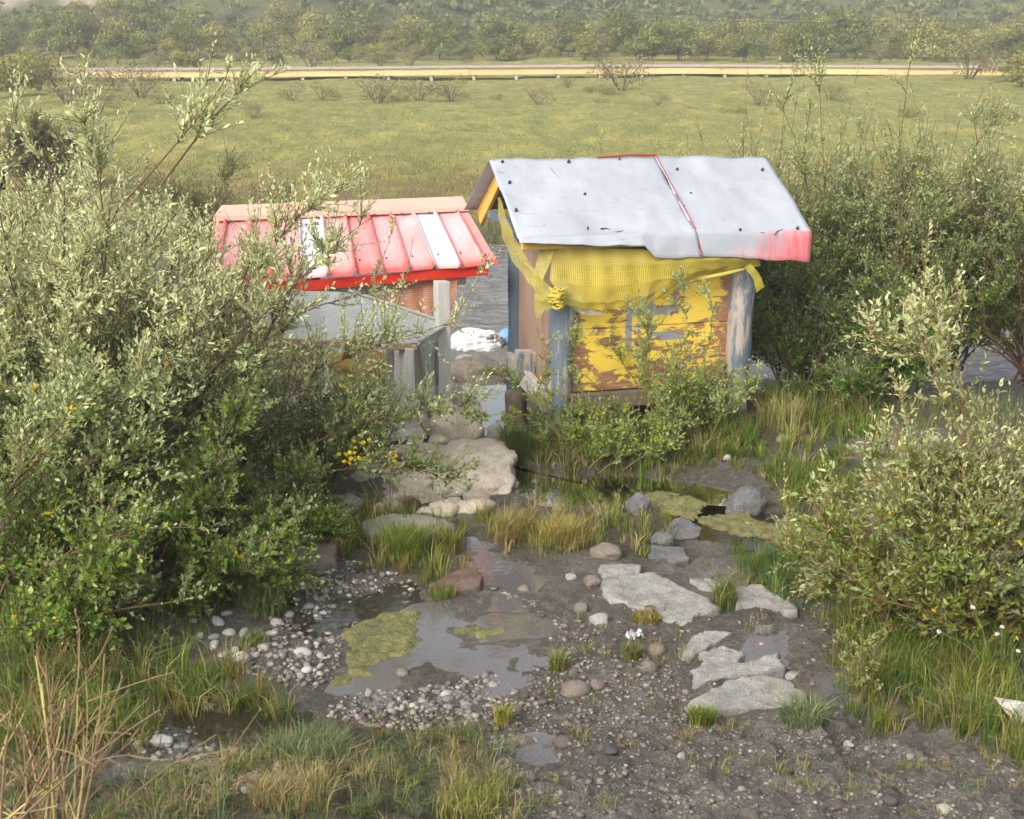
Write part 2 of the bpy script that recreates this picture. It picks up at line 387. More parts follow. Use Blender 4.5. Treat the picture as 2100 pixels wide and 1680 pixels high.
# ------------------------------------------------------------------ the ground
ZONES = {   # grass zones, outlines in the photograph
    'left': [(0, 1120), (300, 1150), (560, 1150), (540, 1230), (420, 1250), (260, 1290), (330, 1350), (470, 1400), (560, 1470), (330, 1470), (250, 1560), (0, 1560)],
    'front': [(0, 1540), (300, 1600), (520, 1560), (660, 1500), (860, 1490), (1010, 1500), (1010, 1600), (1050, 1680), (0, 1690)],
    'right': [(1740, 1240), (1840, 1230), (2100, 1200), (2110, 1560), (1980, 1500), (1850, 1490), (1780, 1500), (1760, 1420), (1715, 1330)],
    'hut': [(1060, 900), (1100, 850), (1480, 830), (1760, 800), (1800, 900), (1700, 915), (1520, 935), (1400, 955), (1250, 975), (1120, 975)],
    'rightmid': [(1560, 960), (1740, 930), (1790, 1000), (1760, 1060), (1640, 1050)],
    'rightlow': [(1530, 1150), (1620, 1130), (1720, 1170), (1710, 1230), (1600, 1220)],
    'mid': [(600, 1040), (960, 1080), (960, 1150), (880, 1190), (760, 1170), (600, 1130)],
    'tuftbank': [(990, 1070), (1080, 1060), (1200, 1080), (1220, 1130), (1140, 1140), (1040, 1120)],
    'stream': [(1180, 1050), (1370, 1050), (1400, 1110), (1300, 1160), (1200, 1120)],
}
ZONES['mudsparse'] = [(1010, 1180), (1230, 1100), (1500, 1130), (1720, 1200), (1760, 1480), (2100, 1540), (2100, 1680), (1020, 1680), (1000, 1480), (1180, 1350)]
ZW = {k: G(np.array([p[0] for p in v], float), np.array([p[1] for p in v], float))[:, :2] for k, v in ZONES.items()}
def zones_mask(x, y, soft=.12, names=None):
    g = np.zeros(np.shape(x))
    for k, p in ZW.items():
        if k == 'mudsparse' or (names and k not in names): continue
        g = np.maximum(g, sstep(soft, -soft, polysd(x, y, p) + .25 * (fbm(x * 4, y * 4, 3, 91) - .47)))
    return g
NR, NC = 580, 440
yy = 2.3 * (14.6 / 2.3) ** np.linspace(0, 1, NR); ss = np.concatenate([np.linspace(-2.6, -1.03, 20), np.linspace(-1, 1, NC - 40), np.linspace(1.03, 2.6, 20)])
Y, S = np.meshgrid(yy, ss, indexing='ij'); X = S * (.47 * Y + .45)
Z = hz(X, Y)
pd = np.full(X.shape, 9.0)
for pw, lev, dep in POOLW: pd = np.minimum(pd, polysd(X, Y, pw))
wetm = np.clip(sstep(.5, .0, pd) * .85 + sstep(.40, .58, fbm(X * 1.6, Y * 1.6, 4, 15)) * .7 * sstep(4.2, 4.8, Y) + sstep(.02, -.03, Z - hz(X, Y, False)) * .45, 0, 1) * sstep(9.6, 9.2, Y)
grm = zones_mask(X, Y)
grm = np.maximum(grm, sstep(-1.2, -2.2, X) * .9)
grm = grm * sstep(-.02, .1, pd)
snd = sstep(9.1, 9.7, Y - .0) * .9
Vg = np.stack([X, Y, Z], -1).reshape(-1, 3)
tag(obj('ground', Vg, grid_faces(NR, NC), MAT['mud'], col={'wet': wetm.ravel(), 'green': grm.ravel(), 'sand': snd.ravel()}), kind='structure')
# river bed, meadow and hill beyond
yy2 = 14.6 * (215 / 14.6) ** np.linspace(0, 1, 270); ss2 = np.concatenate([np.linspace(-1.5, -1.05, 10), np.linspace(-1, 1, 190), np.linspace(1.05, 1.5, 10)])
Y2, S2 = np.meshgrid(yy2, ss2, indexing='ij'); X2 = S2 * (.56 * Y2 + 1.0)
Z2 = hz(X2, Y2)
Z2 = Z2 + .26 * sstep(20, 22, Y2) * (fbm(X2 * 1.2, Y2 * .8, 3, 14) - .47) * sstep(80, 40, Y2)
edgeb = sstep(30, 21.5, Y2)
bank = np.maximum(sstep(20.9, 20.2, Y2), sstep(92, 104, Y2) * .85)
def scarf(x, y):
    w_ = .5 * (fbm(x * .35, y * .35, 3, 33) - .47)
    return np.maximum(sstep(1.15, .85, np.hypot((x + 44.5) / 5.5, (y - 121) / 7) + w_), sstep(1.15, .85, np.hypot((x + 36.5) / 2.0, (y - 119) / 5) + w_))
scar = scarf(X2, Y2)
o = obj('meadow', np.stack([X2, Y2, Z2], -1).reshape(-1, 3), grid_faces(270, 210), MAT['meadow'], col={'wet': bank.ravel(), 'green': edgeb.ravel(), 'sand': scar.ravel()})
tag(o, kind='structure')
print('terrain', round(time.time() - T0, 1))
# river surface with standing waves
ry = np.linspace(9.3, 22.0, 130); rx = np.linspace(-17, 17, 220)
RY, RX = np.meshgrid(ry, rx, indexing='ij')
RZ = -.62 + .12 * (fbm(RX * 1.5 + RY * .3, RY * 2.6, 3, 71) - .47) + .07 * (fbm(RX * 5, RY * 8, 2, 72) - .4)
tag(obj('river', np.stack([RX, RY, RZ], -1).reshape(-1, 3), grid_faces(130, 220), MAT['river']), kind='structure')
# puddles and the brook: flat sheets lying in the hollows
names = ['puddle', 'puddle', 'stream', 'stream', 'puddle', 'puddle', 'puddle', 'stream', 'stream', 'puddle']
labels = ['wide shallow grey puddle over pebbles in the middle of the mud', 'narrow grey puddle below the yellow grass tuft bank', 'dark brook running below the yellow hut bank', 'dark brook with green algae running to the willow at the edge',
          'small bright puddle beside the red wrapper', 'small puddle beside the front flat slab', 'tiny puddle in the stony track at the bottom', 'thin clear trickle between the cobbles behind the algae mat', 'thin trickle among cobbles behind the dry stalks', 'pale pool on the mud between the two huts']
for (pw, lev, dep), nm, lb in zip(POOLW, names, labels):
    c = pw.mean(0); d = pw - c; r = np.linalg.norm(d, axis=1, keepdims=True)
    ring = c + d * (1 + .13 / np.maximum(r, .05))
    V = np.concatenate([np.c_[ring, np.full(len(ring), lev)], [[c[0], c[1], lev]]]); n = len(ring)
    F = np.array([(i, (i + 1) % n, n) for i in range(n)])
    if np.cross(ring[0] - c, ring[1] - c) < 0: F = F[:, ::-1]
    o = obj(nm, V, F, MAT['puddle' if nm == 'puddle' else 'stream'], smooth=False)
    tag(o, lb, 'water', kind='structure')
# ------------------------------------------------------------------ yellow hut
q = M('white_roof_sheet'); uvn = q.n('ShaderNodeTexCoord').outputs['UV']; P = q.obj()
n = q.noise(2.5, 5, .6, P); st = q.noise(1.0, 5, .6, q.obj((3, 60, 3))); bl = q.noise(9, 6, .75, P)
c = q.ramp(n, [(.3, (.30, .325, .365)), (.6, (.375, .395, .435)), (.8, (.42, .435, .465))])
c = q.mix(q.ramp(bl, [(.60, 0.0), (.74, .7)]), c, (.20, .21, .23))
scr = q.noise(1.0, 3, .5, q.obj((2, 70, 70), (0, 0, .25)), 1.2); c = q.mix(q.ramp(scr, [(.66, 0.0), (.70, .45)]), c, (.16, .165, .175))
scr2 = q.noise(1.0, 4, .6, q.obj((28, 3, 3), (0, 0, .15))); c = q.mix(q.ramp(scr2, [(.55, 0.0), (.75, .35)]), c, (.30, .31, .33))
rust = q.noise(14, 6, .75, P); c = q.mix(q.ramp(rust, [(.70, 0.0), (.76, .8)]), c, (.25, .11, .07))
sp = q.n('ShaderNodeSeparateXYZ', {0: uvn})
red = q.math('MULTIPLY', q.ramp(q.math('ADD', q.math('ADD', sp.outputs[0], q.math('MULTIPLY', sp.outputs[1], -1.1)), q.math('MULTIPLY', q.math('SUBTRACT', q.noise(6, 5, .7, q.obj((3, 3, .6))), .5), .55)), [(.50, 0.0), (.80, .9)]), q.ramp(sp.outputs[1], [(.0, 1.0), (.155, 1.0), (.175, 0.0)]))
red = q.math('MULTIPLY', red, q.ramp(q.noise(1.0, 4, .6, q.obj((50, 50, 2))), [(.25, .55), (.6, 1.0)]))
c = q.mix(red, c, (.62, .10, .10))
q.set(Base_Color=c, Roughness=.42); q.b.inputs['Metallic'].default_value = .15; q.bump(n, .15, .01); MAT['roofwhite'] = q.m
q = M('sheet_underside'); q.set(Base_Color=q.ramp(q.noise(5, 4), [(.3, (.16, .165, .17)), (.7, (.28, .28, .28))]), Roughness=.5); MAT['sheetgrey'] = q.m
q = M('seam_red'); q.set(Base_Color=(.33, .035, .04), Roughness=.5); MAT['seam'] = q.m
q = M('screw_rubber'); q.set(Base_Color=(.03, .032, .036), Roughness=.6); MAT['screw'] = q.m
# peeling yellow panel with the grey painted mark
q = M('peeling_yellow_panel'); tc = q.n('ShaderNodeTexCoord'); uvo = tc.outputs['UV']; P = q.obj()
wob = q.n('ShaderNodeTexNoise', {'Vector': uvo, 'Scale': 22.0, 'Detail': 3.0})
uvw = q.n('ShaderNodeVectorMath', {0: uvo, 1: q.n('ShaderNodeVectorMath', {0: wob.outputs['Color'], 1: (-.5, -.5, -.5)}, operation='ADD').outputs[0], 2: (.012, .012, .012)}, operation='MULTIPLY_ADD') if False else None
off = q.n('ShaderNodeVectorMath', {0: wob.outputs['Color'], 1: (.5, .5, .5)}, operation='SUBTRACT')
off2 = q.n('ShaderNodeVectorMath', {0: off.outputs[0], 'Scale': .022}, operation='SCALE')
uvs = q.n('ShaderNodeVectorMath', {0: uvo, 1: off2.outputs[0]}, operation='ADD')
sx = q.n('ShaderNodeSeparateXYZ', {0: uvs.outputs[0]}); U, Vv = sx.outputs[0], sx.outputs[1]
def rect(x0, x1, y0, y1):
    a, b_ = (x0 - 1163) / 337, (x1 - 1163) / 337; cc, d_ = (797 - y1) / 239, (797 - y0) / 239
    k1 = q.math('LESS_THAN', q.math('ABSOLUTE', q.math('SUBTRACT', U, (a + b_) / 2)), (b_ - a) / 2)
    k2 = q.math('LESS_THAN', q.math('ABSOLUTE', q.math('SUBTRACT', Vv, (cc + d_) / 2)), (d_ - cc) / 2)
    return q.math('MULTIPLY', k1, k2)
def dot(cx, cy, rx_, ry_):
    dx = q.math('DIVIDE', q.math('SUBTRACT', U, (cx - 1163) / 337), rx_ / 337); dy = q.math('DIVIDE', q.math('SUBTRACT', Vv, (797 - cy) / 239), ry_ / 239)
    return q.math('LESS_THAN', q.math('ADD', q.math('MULTIPLY', dx, dx), q.math('MULTIPLY', dy, dy)), 1.0)
mk = rect(1375, 1389, 596, 660)
for r_ in [rect(1277, 1389, 649, 666), rect(1277, 1291, 650, 728), rect(1322, 1335, 615, 712), rect(1322, 1402, 696, 712), dot(1303, 688, 6, 11), dot(1355, 619, 9, 9)]:
    mk = q.math('MAXIMUM', mk, r_)
g = q.noise(1.0, 6, .65, q.obj((5, 5, 50)), .3)
woodc = q.ramp(g, [(.3, (.17, .075, .035)), (.55, (.30, .15, .075)), (.8, (.42, .28, .17))])
pn = q.noise(5.0, 8, .7, q.obj((1.0, 1.0, 1.7)), .4)
pn2 = q.noise(1.0, 7, .75, q.obj((7, 7, 30)))
pm = q.math('ADD', q.math('MULTIPLY', pn, .6), q.math('MULTIPLY', pn2, .4))
sx0 = q.n('ShaderNodeSeparateXYZ', {0: uvo})
low = q.ramp(sx0.outputs[1], [(.02, .045), (.35, .0)])
edg = q.ramp(q.math('ABSOLUTE', q.math('SUBTRACT', sx0.outputs[0], .47)), [(.38, 0.0), (.52, .12)])
pm = q.math('SUBTRACT', q.math('SUBTRACT', pm, low), edg)
paint = q.mix(q.noise(4, 4, .6, P), (.78, .56, .07), (.70, .49, .06))
paint = q.mix(mk, paint, (.24, .265, .27))
k = q.ramp(pm, [(.455, 0.0), (.472, 1.0)])
q.set(Base_Color=q.mix(k, woodc, paint), Roughness=.7); q.bump(q.math('ADD', q.math('MULTIPLY', k, .6), g), .4, .006); MAT['panel'] = q.m

YH = thing('prayer_hut', (.8, 9.2, .05), 'yellow peeling wooden hut with white metal roof', 'hut')
fl, fr, rl, rr = np.array([.315, 8.64]), np.array([1.575, 8.93]), np.array([.03, 9.52]), np.array([1.30, 9.78])
def log_post(p, z0, z1, r, mat, parent, seed=0, lean=(0, 0), flat=1.0):
    rng = np.random.default_rng(seed); n = 26; K = 16
    zz = np.linspace(z0, z1, n); a = np.arange(K) * 2 * math.pi / K; V = []
    ph = rng.uniform(0, 6, 4)
    for i, z in enumerate(zz):
        t = i / (n - 1)
        rad = r * (1 + .07 * math.sin(t * 7 + ph[0]) + .04 * math.sin(t * 17 + ph[1]))
        if t > .93: rad *= 1 - .5 * ((t - .93) / .07) ** 2
        rr_ = rad * (1 + .05 * np.sin(3 * a + ph[2]) + .025 * np.sin(7 * a + ph[3] + t * 2))
        V.append(np.c_[p[0] + lean[0] * t + rr_ * np.cos(a), p[1] + lean[1] * t + rr_ * np.sin(a) * flat, np.full(K, z)])
    V = np.concatenate(V + [np.array([[p[0] + lean[0], p[1] + lean[1], z1 + .005]])])
    i, k = np.meshgrid(np.arange(n - 1), np.arange(K), indexing='ij'); i = i.ravel(); k = k.ravel()
    F = np.stack([i * K + k, i * K + (k + 1) % K, (i + 1) * K + (k + 1) % K, (i + 1) * K + k], -1)
    top = np.array([((n - 1) * K + k_, (n - 1) * K + (k_ + 1) % K, n * K) for k_ in range(K)])
    return obj('post', V, [F, top], mat, parent)
tag(log_post(fr, -.05, 1.17, .088, MAT['timber_blue'], YH, 1, (.0, .0)), 'blue grey rounded front post at the hut corner by the willow')
tag(log_post(fl, -.05, 1.12, .085, MAT['timber_blue'], YH, 2, (.035, .0)), 'blue grey front post holding the knotted net')
tag(log_post(rl, -.45, 1.35, .07, MAT['timber_bluedark'], YH, 3, (.02, 0)), 'dark blue rear post with muddy foot')
log_post(rr, -.45, 1.35, .08, MAT['timber_bluedark'], YH, 4)
log_post(rl + [.0, -.02], -.6, .12, .088, MAT['timber_muddy'], YH, 5)
def wall(name, a, b, z0, z1, th, mat, parent, vr=(0, 1)):
    a = np.asarray(a, float); b = np.asarray(b, float); d = b - a; nrm = np.array([d[1], -d[0]]); nrm /= np.linalg.norm(nrm)
    V = []; uv = []
    for off_ in (0, -th):
        for (p, z, u, v) in ((a, z0, 0, vr[0]), (b, z0, 1, vr[0]), (b, z1, 1, vr[1]), (a, z1, 0, vr[1])):
            qx = p + nrm * off_; V.append((qx[0], qx[1], z)); uv.append((u, v))
    F = np.array([(0, 1, 2, 3), (5, 4, 7, 6), (1, 0, 4, 5), (2, 1, 5, 6), (3, 2, 6, 7), (0, 3, 7, 4)])
    return bevel(obj(name, V, F, mat, parent, smooth=False, uv=uv), .003)
tag(wall('front_panel', fl + [.075, .0], fr + [-.06, -.02], .33, .765, .03, MAT['panel'], YH, (0, .468)), 'lower peeling yellow board with part of the grey mark')
tag(wall('front_panel', fl + [.075, -.003], fr + [-.06, -.022], .769, 1.26, .03, MAT['panel'], YH, (.472, 1)), 'upper yellow board with the grey angular painted mark')
dW = fl - rl
for i in range(4):      # boards of the side wall
    a = rl + dW * (.07 + i * .215); b = rl + dW * (.07 + (i + 1) * .215 - .006)
    wall('side_board', a + [.0, 0], b, .24 - .02 * (i % 2), 1.30, .025, MAT['timber_brown'], YH)
wall('back_panel', rr, rl, .3, 1.3, .03, MAT['timber_brown'], YH)
wall('side_panel', fr + [.02, .06], rr, .3, 1.3, .03, MAT['timber_brown'], YH)
beam('sill_beam', (*(fl + [.06, -.0]), .265), (*(fr + [-.05, 0]), .265), .09, .11, MAT['timber_muddy'], YH)
beam('floor_beam', (*(rl + [-.02, -.02]), .30), (*(fl + [-.06, -.05]), .25), .09, .10, MAT['timber_grey'], YH)
pm_ = rl * .60 + fl * .40
tag(beam('block', (pm_[0] - .055, pm_[1] - .05, .335), (pm_[0] - .045, pm_[1] - .05, .50), .12, .13, MAT['timber_blue'], YH, side=(1, .3, 0)), 'short blue grey timber block on the side rail')
beam('rail', (*(rl + [-.05, -.03]), .375), (*(fl * .9 + rl * .1 + [-.075, -.02]), .325), .045, .05, MAT['timber_grey'], YH)
# roof
foldL, foldR = PY(1063, 488, 8.42), PY(1664, 473, 8.82)
ridL, ridR = PY(1003, 326, 9.04), PY(1572, 321, 9.42)
midF, midR = PY(1425, 470, 8.66), PY(1345, 322, 9.27)
backL = ridL + (ridL - foldL) * [1, 1, -1] * 1.0; backR = ridR + (ridR - foldR) * [1, 1, -1]
def sheet(name, A, B, Cc, D, nu, nv, th, mats, parent, uvr=(0, 1, 0, 1), amp=.006, seed=0, flap=None, step=None):
    # A low-left, B low-right, C high-right, D high-left ; flap: two drop vectors (left, right) hung from A-B
    s = np.linspace(0, 1, nu)[:, None, None]; t = np.linspace(0, 1, nv)[None, :, None]
    Pm = (A * (1 - s) + B * s) * (1 - t) + (D * (1 - s) + Cc * s) * t
    uv = np.stack([np.broadcast_to(uvr[0] + (uvr[1] - uvr[0]) * s[..., 0], (nu, nv)), np.broadcast_to(.165 + (1 - .165) * t[..., 0], (nu, nv))], -1)
    nrm = np.cross(B - A, D - A); nrm /= np.linalg.norm(nrm)
    if flap is not None:
        nf = 9; tf = np.linspace(1, 0, nf)[None, :-1, None]
        base = A * (1 - s) + B * s
        drop = flap[0] * (1 - s) + flap[1] * s
        if step is not None: drop = np.where(s < step[0], flap[0] * (1 - s / step[0]) + step[1] * s / step[0], flap[1] + 0 * s)
        bul = (np.sin(tf * math.pi * .5))
        Pf = base + drop * tf + nrm * .02 * (np.sin(np.minimum(tf * 4, 1) * math.pi / 2) - tf * .4)
        Pm = np.concatenate([Pf, Pm], 1)
        uvf = np.stack([np.broadcast_to(uvr[0] + (uvr[1] - uvr[0]) * s[..., 0], (nu, nf - 1)), np.broadcast_to(.16 * (1 - tf[..., 0]), (nu, nf - 1))], -1)
        uv = np.concatenate([uvf, uv], 1); nv = nv + nf - 1
    w_ = amp * (fbm(np.arange(nu)[:, None] * .16 + seed, np.arange(nv)[None, :] * .16, 3, seed) - .45) * 2
    Pm = Pm + nrm * w_[..., None]
    top = Pm.reshape(-1, 3); bot = (Pm - nrm * th).reshape(-1, 3); N = nu * nv
    f = grid_faces(nu, nv)
    edge = [(i * nv, (i + 1) * nv) for i in range(nu - 1)] + [((i + 1) * nv + nv - 1, i * nv + nv - 1) for i in range(nu - 1)] + [(j + 1, j) for j in range(nv - 1)] + [((nu - 1) * nv + j, (nu - 1) * nv + j + 1) for j in range(nv - 1)]
    e = np.array(edge); ef = np.stack([e[:, 0], e[:, 0] + N, e[:, 1] + N, e[:, 1]], -1)
    o = obj(name, np.concatenate([top, bot]), [f, f[:, ::-1] + N, ef], mats, parent, uv=np.concatenate([uv.reshape(-1, 2)] * 2))
    me = o.data; mi = np.concatenate([np.zeros(len(f)), np.ones(len(f)), np.zeros(len(ef))]).astype(np.int32)
    me.polygons.foreach_set('material_index', mi if len(mats) > 1 else mi * 0); return o
RM = [MAT['roofwhite'], MAT['sheetgrey']]
seamF = midF; seamR = midR
cutF, cutR = PY(1320, 479, 8.59), lerp(ridL, ridR, .56)
dn = np.array([.02, .05, -.19])
# left sheet, its short lip, then the strip with the long flap, then the right sheet
s1 = sheet('roof_sheet', foldL, seamF, seamR, ridL, 44, 26, .004, RM, YH, (0, .30), .018, 3, flap=(PY(1066, 500, 8.37) - foldL, PY(1440, 528, 8.64) - seamF), step=(.70, PY(1322, 509, 8.54) - lerp(foldL, seamF, .70)))
s2 = sheet('roof_sheet', seamF + [-.01, 0, .006], foldR, ridR, seamR + [-.01, 0, .006], 30, 26, .004, RM, YH, (.30, 1.0), .020, 7, flap=(PY(1440, 528, 8.64) - seamF, PY(1660, 540, 8.80) - foldR))
tag(s2, 'white roof sheet with red faded lower corner')
sheet('rear_roof_sheet', backR, backL, ridL, ridR, 16, 12, .004, [MAT['sheetgrey'], MAT['sheetgrey']], YH, (0, .2), .006, 5)
# red sealing strip along the seam and at the ridge
sl_ = np.array([seamR, lerp(seamR, seamF, .5), seamF, PY(1440, 528, 8.635)]) + [0, -.004, .012]
V, F = tubes(resample(sl_, 20)[None], .0045, .0045, 4); obj('seam_strip', V, F, MAT['seam'], YH)
V, F = tubes(resample([lerp(ridL, ridR, .38) + [0, 0, .004], lerp(ridL, ridR, .5) + [0, 0, .018], lerp(ridL, ridR, .59) + [0, 0, .016]], 10)[None], .006, .008, 4); obj('ridge_strip', V, F, MAT['seam'], YH)
def roofpt(u, v):   # point of the roof plane seen at a pixel
    nrm = np.cross(foldR - foldL, ridL - foldL); d = np.array(ray(u, v)); o_ = np.array([0, 0, CAMH]); t = ((foldL - o_) @ nrm) / (d @ nrm); return o_ + d * t, nrm / np.linalg.norm(nrm)
for (u, v) in [(1030, 334), (1166, 333), (1045, 376), (1199, 401), (1058, 433), (1388, 350), (1563, 350), (1416, 400), (1205, 470), (1402, 426), (1517, 474), (1635, 470), (1270, 328)]:
    p, nrm = roofpt(u, v)
    if nrm[2] < 0: nrm = -nrm
    S_ = np.array([p - nrm * .002, p + nrm * .016, p + nrm * .017])[None]
    rr_ = .011 if (u, v) not in ((1402, 426), (1270, 328), (1205, 470)) else .006
    V, F = tubes(S_, rr_, rr_ * .8, 8); V2, F2 = tubes(np.array([p + nrm * .016, p + nrm * .024])[None], rr_ * .55, rr_ * .45, 6)
    cap = np.arange(len(V) - 8, len(V))[None, :]; cap2 = np.arange(len(V2) - 6, len(V2))[None, :]
    b_ = Bag(); b_.add(V, [F, cap]); b_.add(V2, [F2, cap2]); VV, FF, _ = b_.out()
    obj('screw', VV, FF, MAT['screw'], s1 if u < 1340 else s2, smooth=False)
for pts, wd_ in (([(1232, 471), (1244, 470), (1252, 473)], .006), ([(1306, 474), (1314, 476), (1322, 486)], .004), ([(1588, 484), (1594, 475), (1606, 472)], .005), ([(1560, 478), (1568, 479)], .003), ([(1128, 345), (1150, 372)], .0015), ([(1260, 408), (1276, 420)], .0015)):
    S_ = np.array([roofpt(u, v)[0] + [0, -.006, .006] for u, v in pts]); V, F = tubes(resample(S_, 8)[None], wd_, wd_ * .3, 4); obj('tear', V, F, MAT['screw'], s1 if pts[0][0] < 1340 else s2)
p, nrm = roofpt(1268, 475); V, F = box_geo(p + [0, -.006, .012], (.022, .004, .004), (-.004, .012, .006), (0, -.001, .001)); obj('paper_scrap', V, F, MAT['white'], s1, smooth=False)
# gable timbers and eave board
inn = np.array([.10, .02, -.055])
beam('rafter', ridL + inn + [-.0, .02, 0], backL + inn + [.02, -.03, 0], .03, .13, MAT['timber_yellow'], YH)
beam('rafter', ridL + inn, foldL + inn + [-.01, .06, 0], .03, .10, MAT['timber_yellow'], YH)
beam('gable_tie', lerp(ridL, backL, .75) + inn + [.02, 0, -.05], lerp(ridL, foldL, .75) + inn + [.02, 0, -.05], .03, .06, MAT['timber_bluedark'], YH)
beam('eave_board', foldL + [.02, .03, -.045], foldR + [-.1, .05, -.05], .035, .075, MAT['timber_yellow'], YH)
beam('top_plate', (*fl, 1.22), (*fr, 1.22), .08, .08, MAT['timber_brown'], YH)
for i, t in enumerate((.30, .52, .74)):
    a = lerp(foldL, foldR, t); b = lerp(ridL, ridR, t); beam('rafter', a + [0, .06, -.045], b + [0, 0, -.045], .05, .06, MAT['timber_brown'], YH)
    b2 = lerp(backL, backR, t); beam('rafter', b2 + [0, -.04, -.045], b + [0, 0, -.045], .05, .06, MAT['timber_brown'], YH)
beam('ridge_beam', ridL + [.1, 0, -.09], ridR + [-.1, 0, -.09], .05, .07, MAT['timber_brown'], YH)
# ------------------------------------------------------------------ netting
def netmat(name, ca, cb, nu, nv, wu, wv, cover=.25, trans=.35):
    q = M(name); uv = q.n('ShaderNodeTexCoord').outputs['UV']; s = q.n('ShaderNodeSeparateXYZ', {0: uv})
    def ln(sock, n_, w_):
        f = q.math('FRACT', q.math('MULTIPLY', sock, float(n_))); return q.math('LESS_THAN', f, w_)
    a = q.math('MAXIMUM', ln(s.outputs[0], nu, wu), ln(s.outputs[1], nv, wv))
    n = q.noise(3, 5, .6, q.obj()); al = q.math('MAXIMUM', a, q.math('ADD', cover, q.math('MULTIPLY', q.math('SUBTRACT', n, .5), .5)))
    c = q.mix(q.noise(5, 4, .6, q.obj()), ca, cb)
    q.set(Base_Color=c, Roughness=.6)
    tl = q.n('ShaderNodeBsdfTranslucent', {'Color': c}); m1 = q.n('ShaderNodeMixShader', {0: trans, 1: q.b.outputs[0], 2: tl.outputs[0]})
    tp = q.n('ShaderNodeBsdfTransparent'); m2 = q.n('ShaderNodeMixShader', {0: al, 1: tp.outputs[0], 2: m1.outputs[0]})
    q.t.links.new(m2.outputs[0], q.o.inputs[0]); return q.m
def net(name, rows, nu, nv, mat, parent=None, fold=.012, seed=0, fu=9.0, origin=None):
    Pn = loft(rows, nu, nv)
    du = np.gradient(Pn, axis=0); dv = np.gradient(Pn, axis=1); nr = np.cross(du, dv); nr /= np.linalg.norm(nr, axis=2, keepdims=True) + 1e-9
    u = np.linspace(0, 1, nu)[:, None]; v = np.linspace(0, 1, nv)[None, :]
    wv = np.sin(u * 0 + v * fu * 2 * math.pi + 3 * fbm(u * 2 + seed, v * 3, 2, seed)) * .5 + (fbm(u * 4 + seed, v * 10, 3, seed + 3) - .47) * 1.6
    Pn = Pn + nr * (fold * wv)[..., None]
    uvs_ = np.stack(np.broadcast_arrays(u, v), -1).reshape(-1, 2)
    return obj(name, Pn.reshape(-1, 3), grid_faces(nu, nv), mat, parent, uv=uvs_, origin=origin)
MAT['nety'] = netmat('yellow_net', (.74, .61, .11), (.58, .47, .07), 30, 120, .05, .26, .50, .35)
MAT['nety2'] = netmat('yellow_net_thin', (.62, .53, .12), (.48, .42, .09), 60, 90, .25, .25, .42, .35)
MAT['netg'] = netmat('grey_green_net', (.40, .44, .42), (.50, .53, .50), 46, 60, .42, .25, .55, .3)
MAT['nett'] = netmat('teal_net', (.28, .38, .38), (.42, .50, .48), 50, 30, .5, .3, .5, .35)
MAT['neto'] = netmat('orange_net', (.70, .30, .17), (.62, .27, .15), 34, 50, .4, .15, .55, .35)
def L3(pts): return [PY(u, v, y) for u, v, y in pts]
YN = thing('yellow_net', (.8, 8.6, .7), 'yellow net draped under the white roof eave and knotted round the post', 'net')
net('net_sheet', [
    L3([(1112, 505, 8.52), (1200, 508, 8.53), (1330, 512, 8.60), (1440, 515, 8.66), (1545, 520, 8.75)]),
    L3([(1130, 540, 8.50), (1210, 545, 8.50), (1330, 545, 8.57), (1440, 535, 8.64), (1555, 530, 8.74)]),
    L3([(1128, 575, 8.47), (1210, 590, 8.47), (1330, 582, 8.56), (1440, 552, 8.66), (1560, 543, 8.78)]),
    L3([(1150, 608, 8.46), (1210, 625, 8.47), (1320, 612, 8.57), (1430, 565, 8.70), (1530, 552, 8.80)]),
    L3([(1160, 625, 8.47), (1215, 637, 8.50), (1310, 630, 8.60), (1385, 600, 8.70), (1450, 566, 8.76)]),
], 70, 130, MAT['nety'], YN, .011, 4)
net('net_strip', [
    L3([(1019, 408, 8.90), (1026, 470, 8.75), (1045, 530, 8.58), (1075, 565, 8.48), (1100, 600, 8.44), (1150, 640, 8.45)]),
    L3([(1024, 404, 8.80), (1040, 470, 8.60), (1062, 520, 8.50), (1085, 552, 8.44), (1110, 585, 8.42), (1155, 625, 8.44)]),
    L3([(1030, 420, 8.70), (1050, 480, 8.52), (1072, 515, 8.46), (1092, 550, 8.43), (1115, 575, 8.42), (1160, 620, 8.44)]),
], 22, 90, MAT['nety2'], YN, .008, 7, 5)
net('net_strip', [
    L3([(1108, 508, 8.54), (1100, 540, 8.48), (1088, 570, 8.44), (1100, 610, 8.42), (1120, 640, 8.42)]),
    L3([(1122, 508, 8.53), (1112, 545, 8.47), (1100, 575, 8.43), (1112, 605, 8.41), (1135, 630, 8.42)]),
    L3([(1140, 508, 8.52), (1126, 545, 8.46), (1110, 580, 8.43), (1120, 600, 8.41), (1150, 625, 8.42)]),
], 20, 60, MAT['nety2'], YN, .007, 9, 3)
net('net_tail', [L3([(1098, 598, 8.43), (1094, 625, 8.43), (1100, 655, 8.44)]), L3([(1125, 600, 8.41), (1120, 630, 8.41), (1108, 652, 8.43)])], 12, 20, MAT['nety2'], YN, .006, 2, 2)
net('net_tail', [L3([(1525, 548, 8.76), (1545, 570, 8.76), (1551, 600, 8.77)]), L3([(1540, 540, 8.74), (1560, 565, 8.72), (1568, 588, 8.74)])], 14, 20, MAT['nety'], YN, .006, 3, 2)
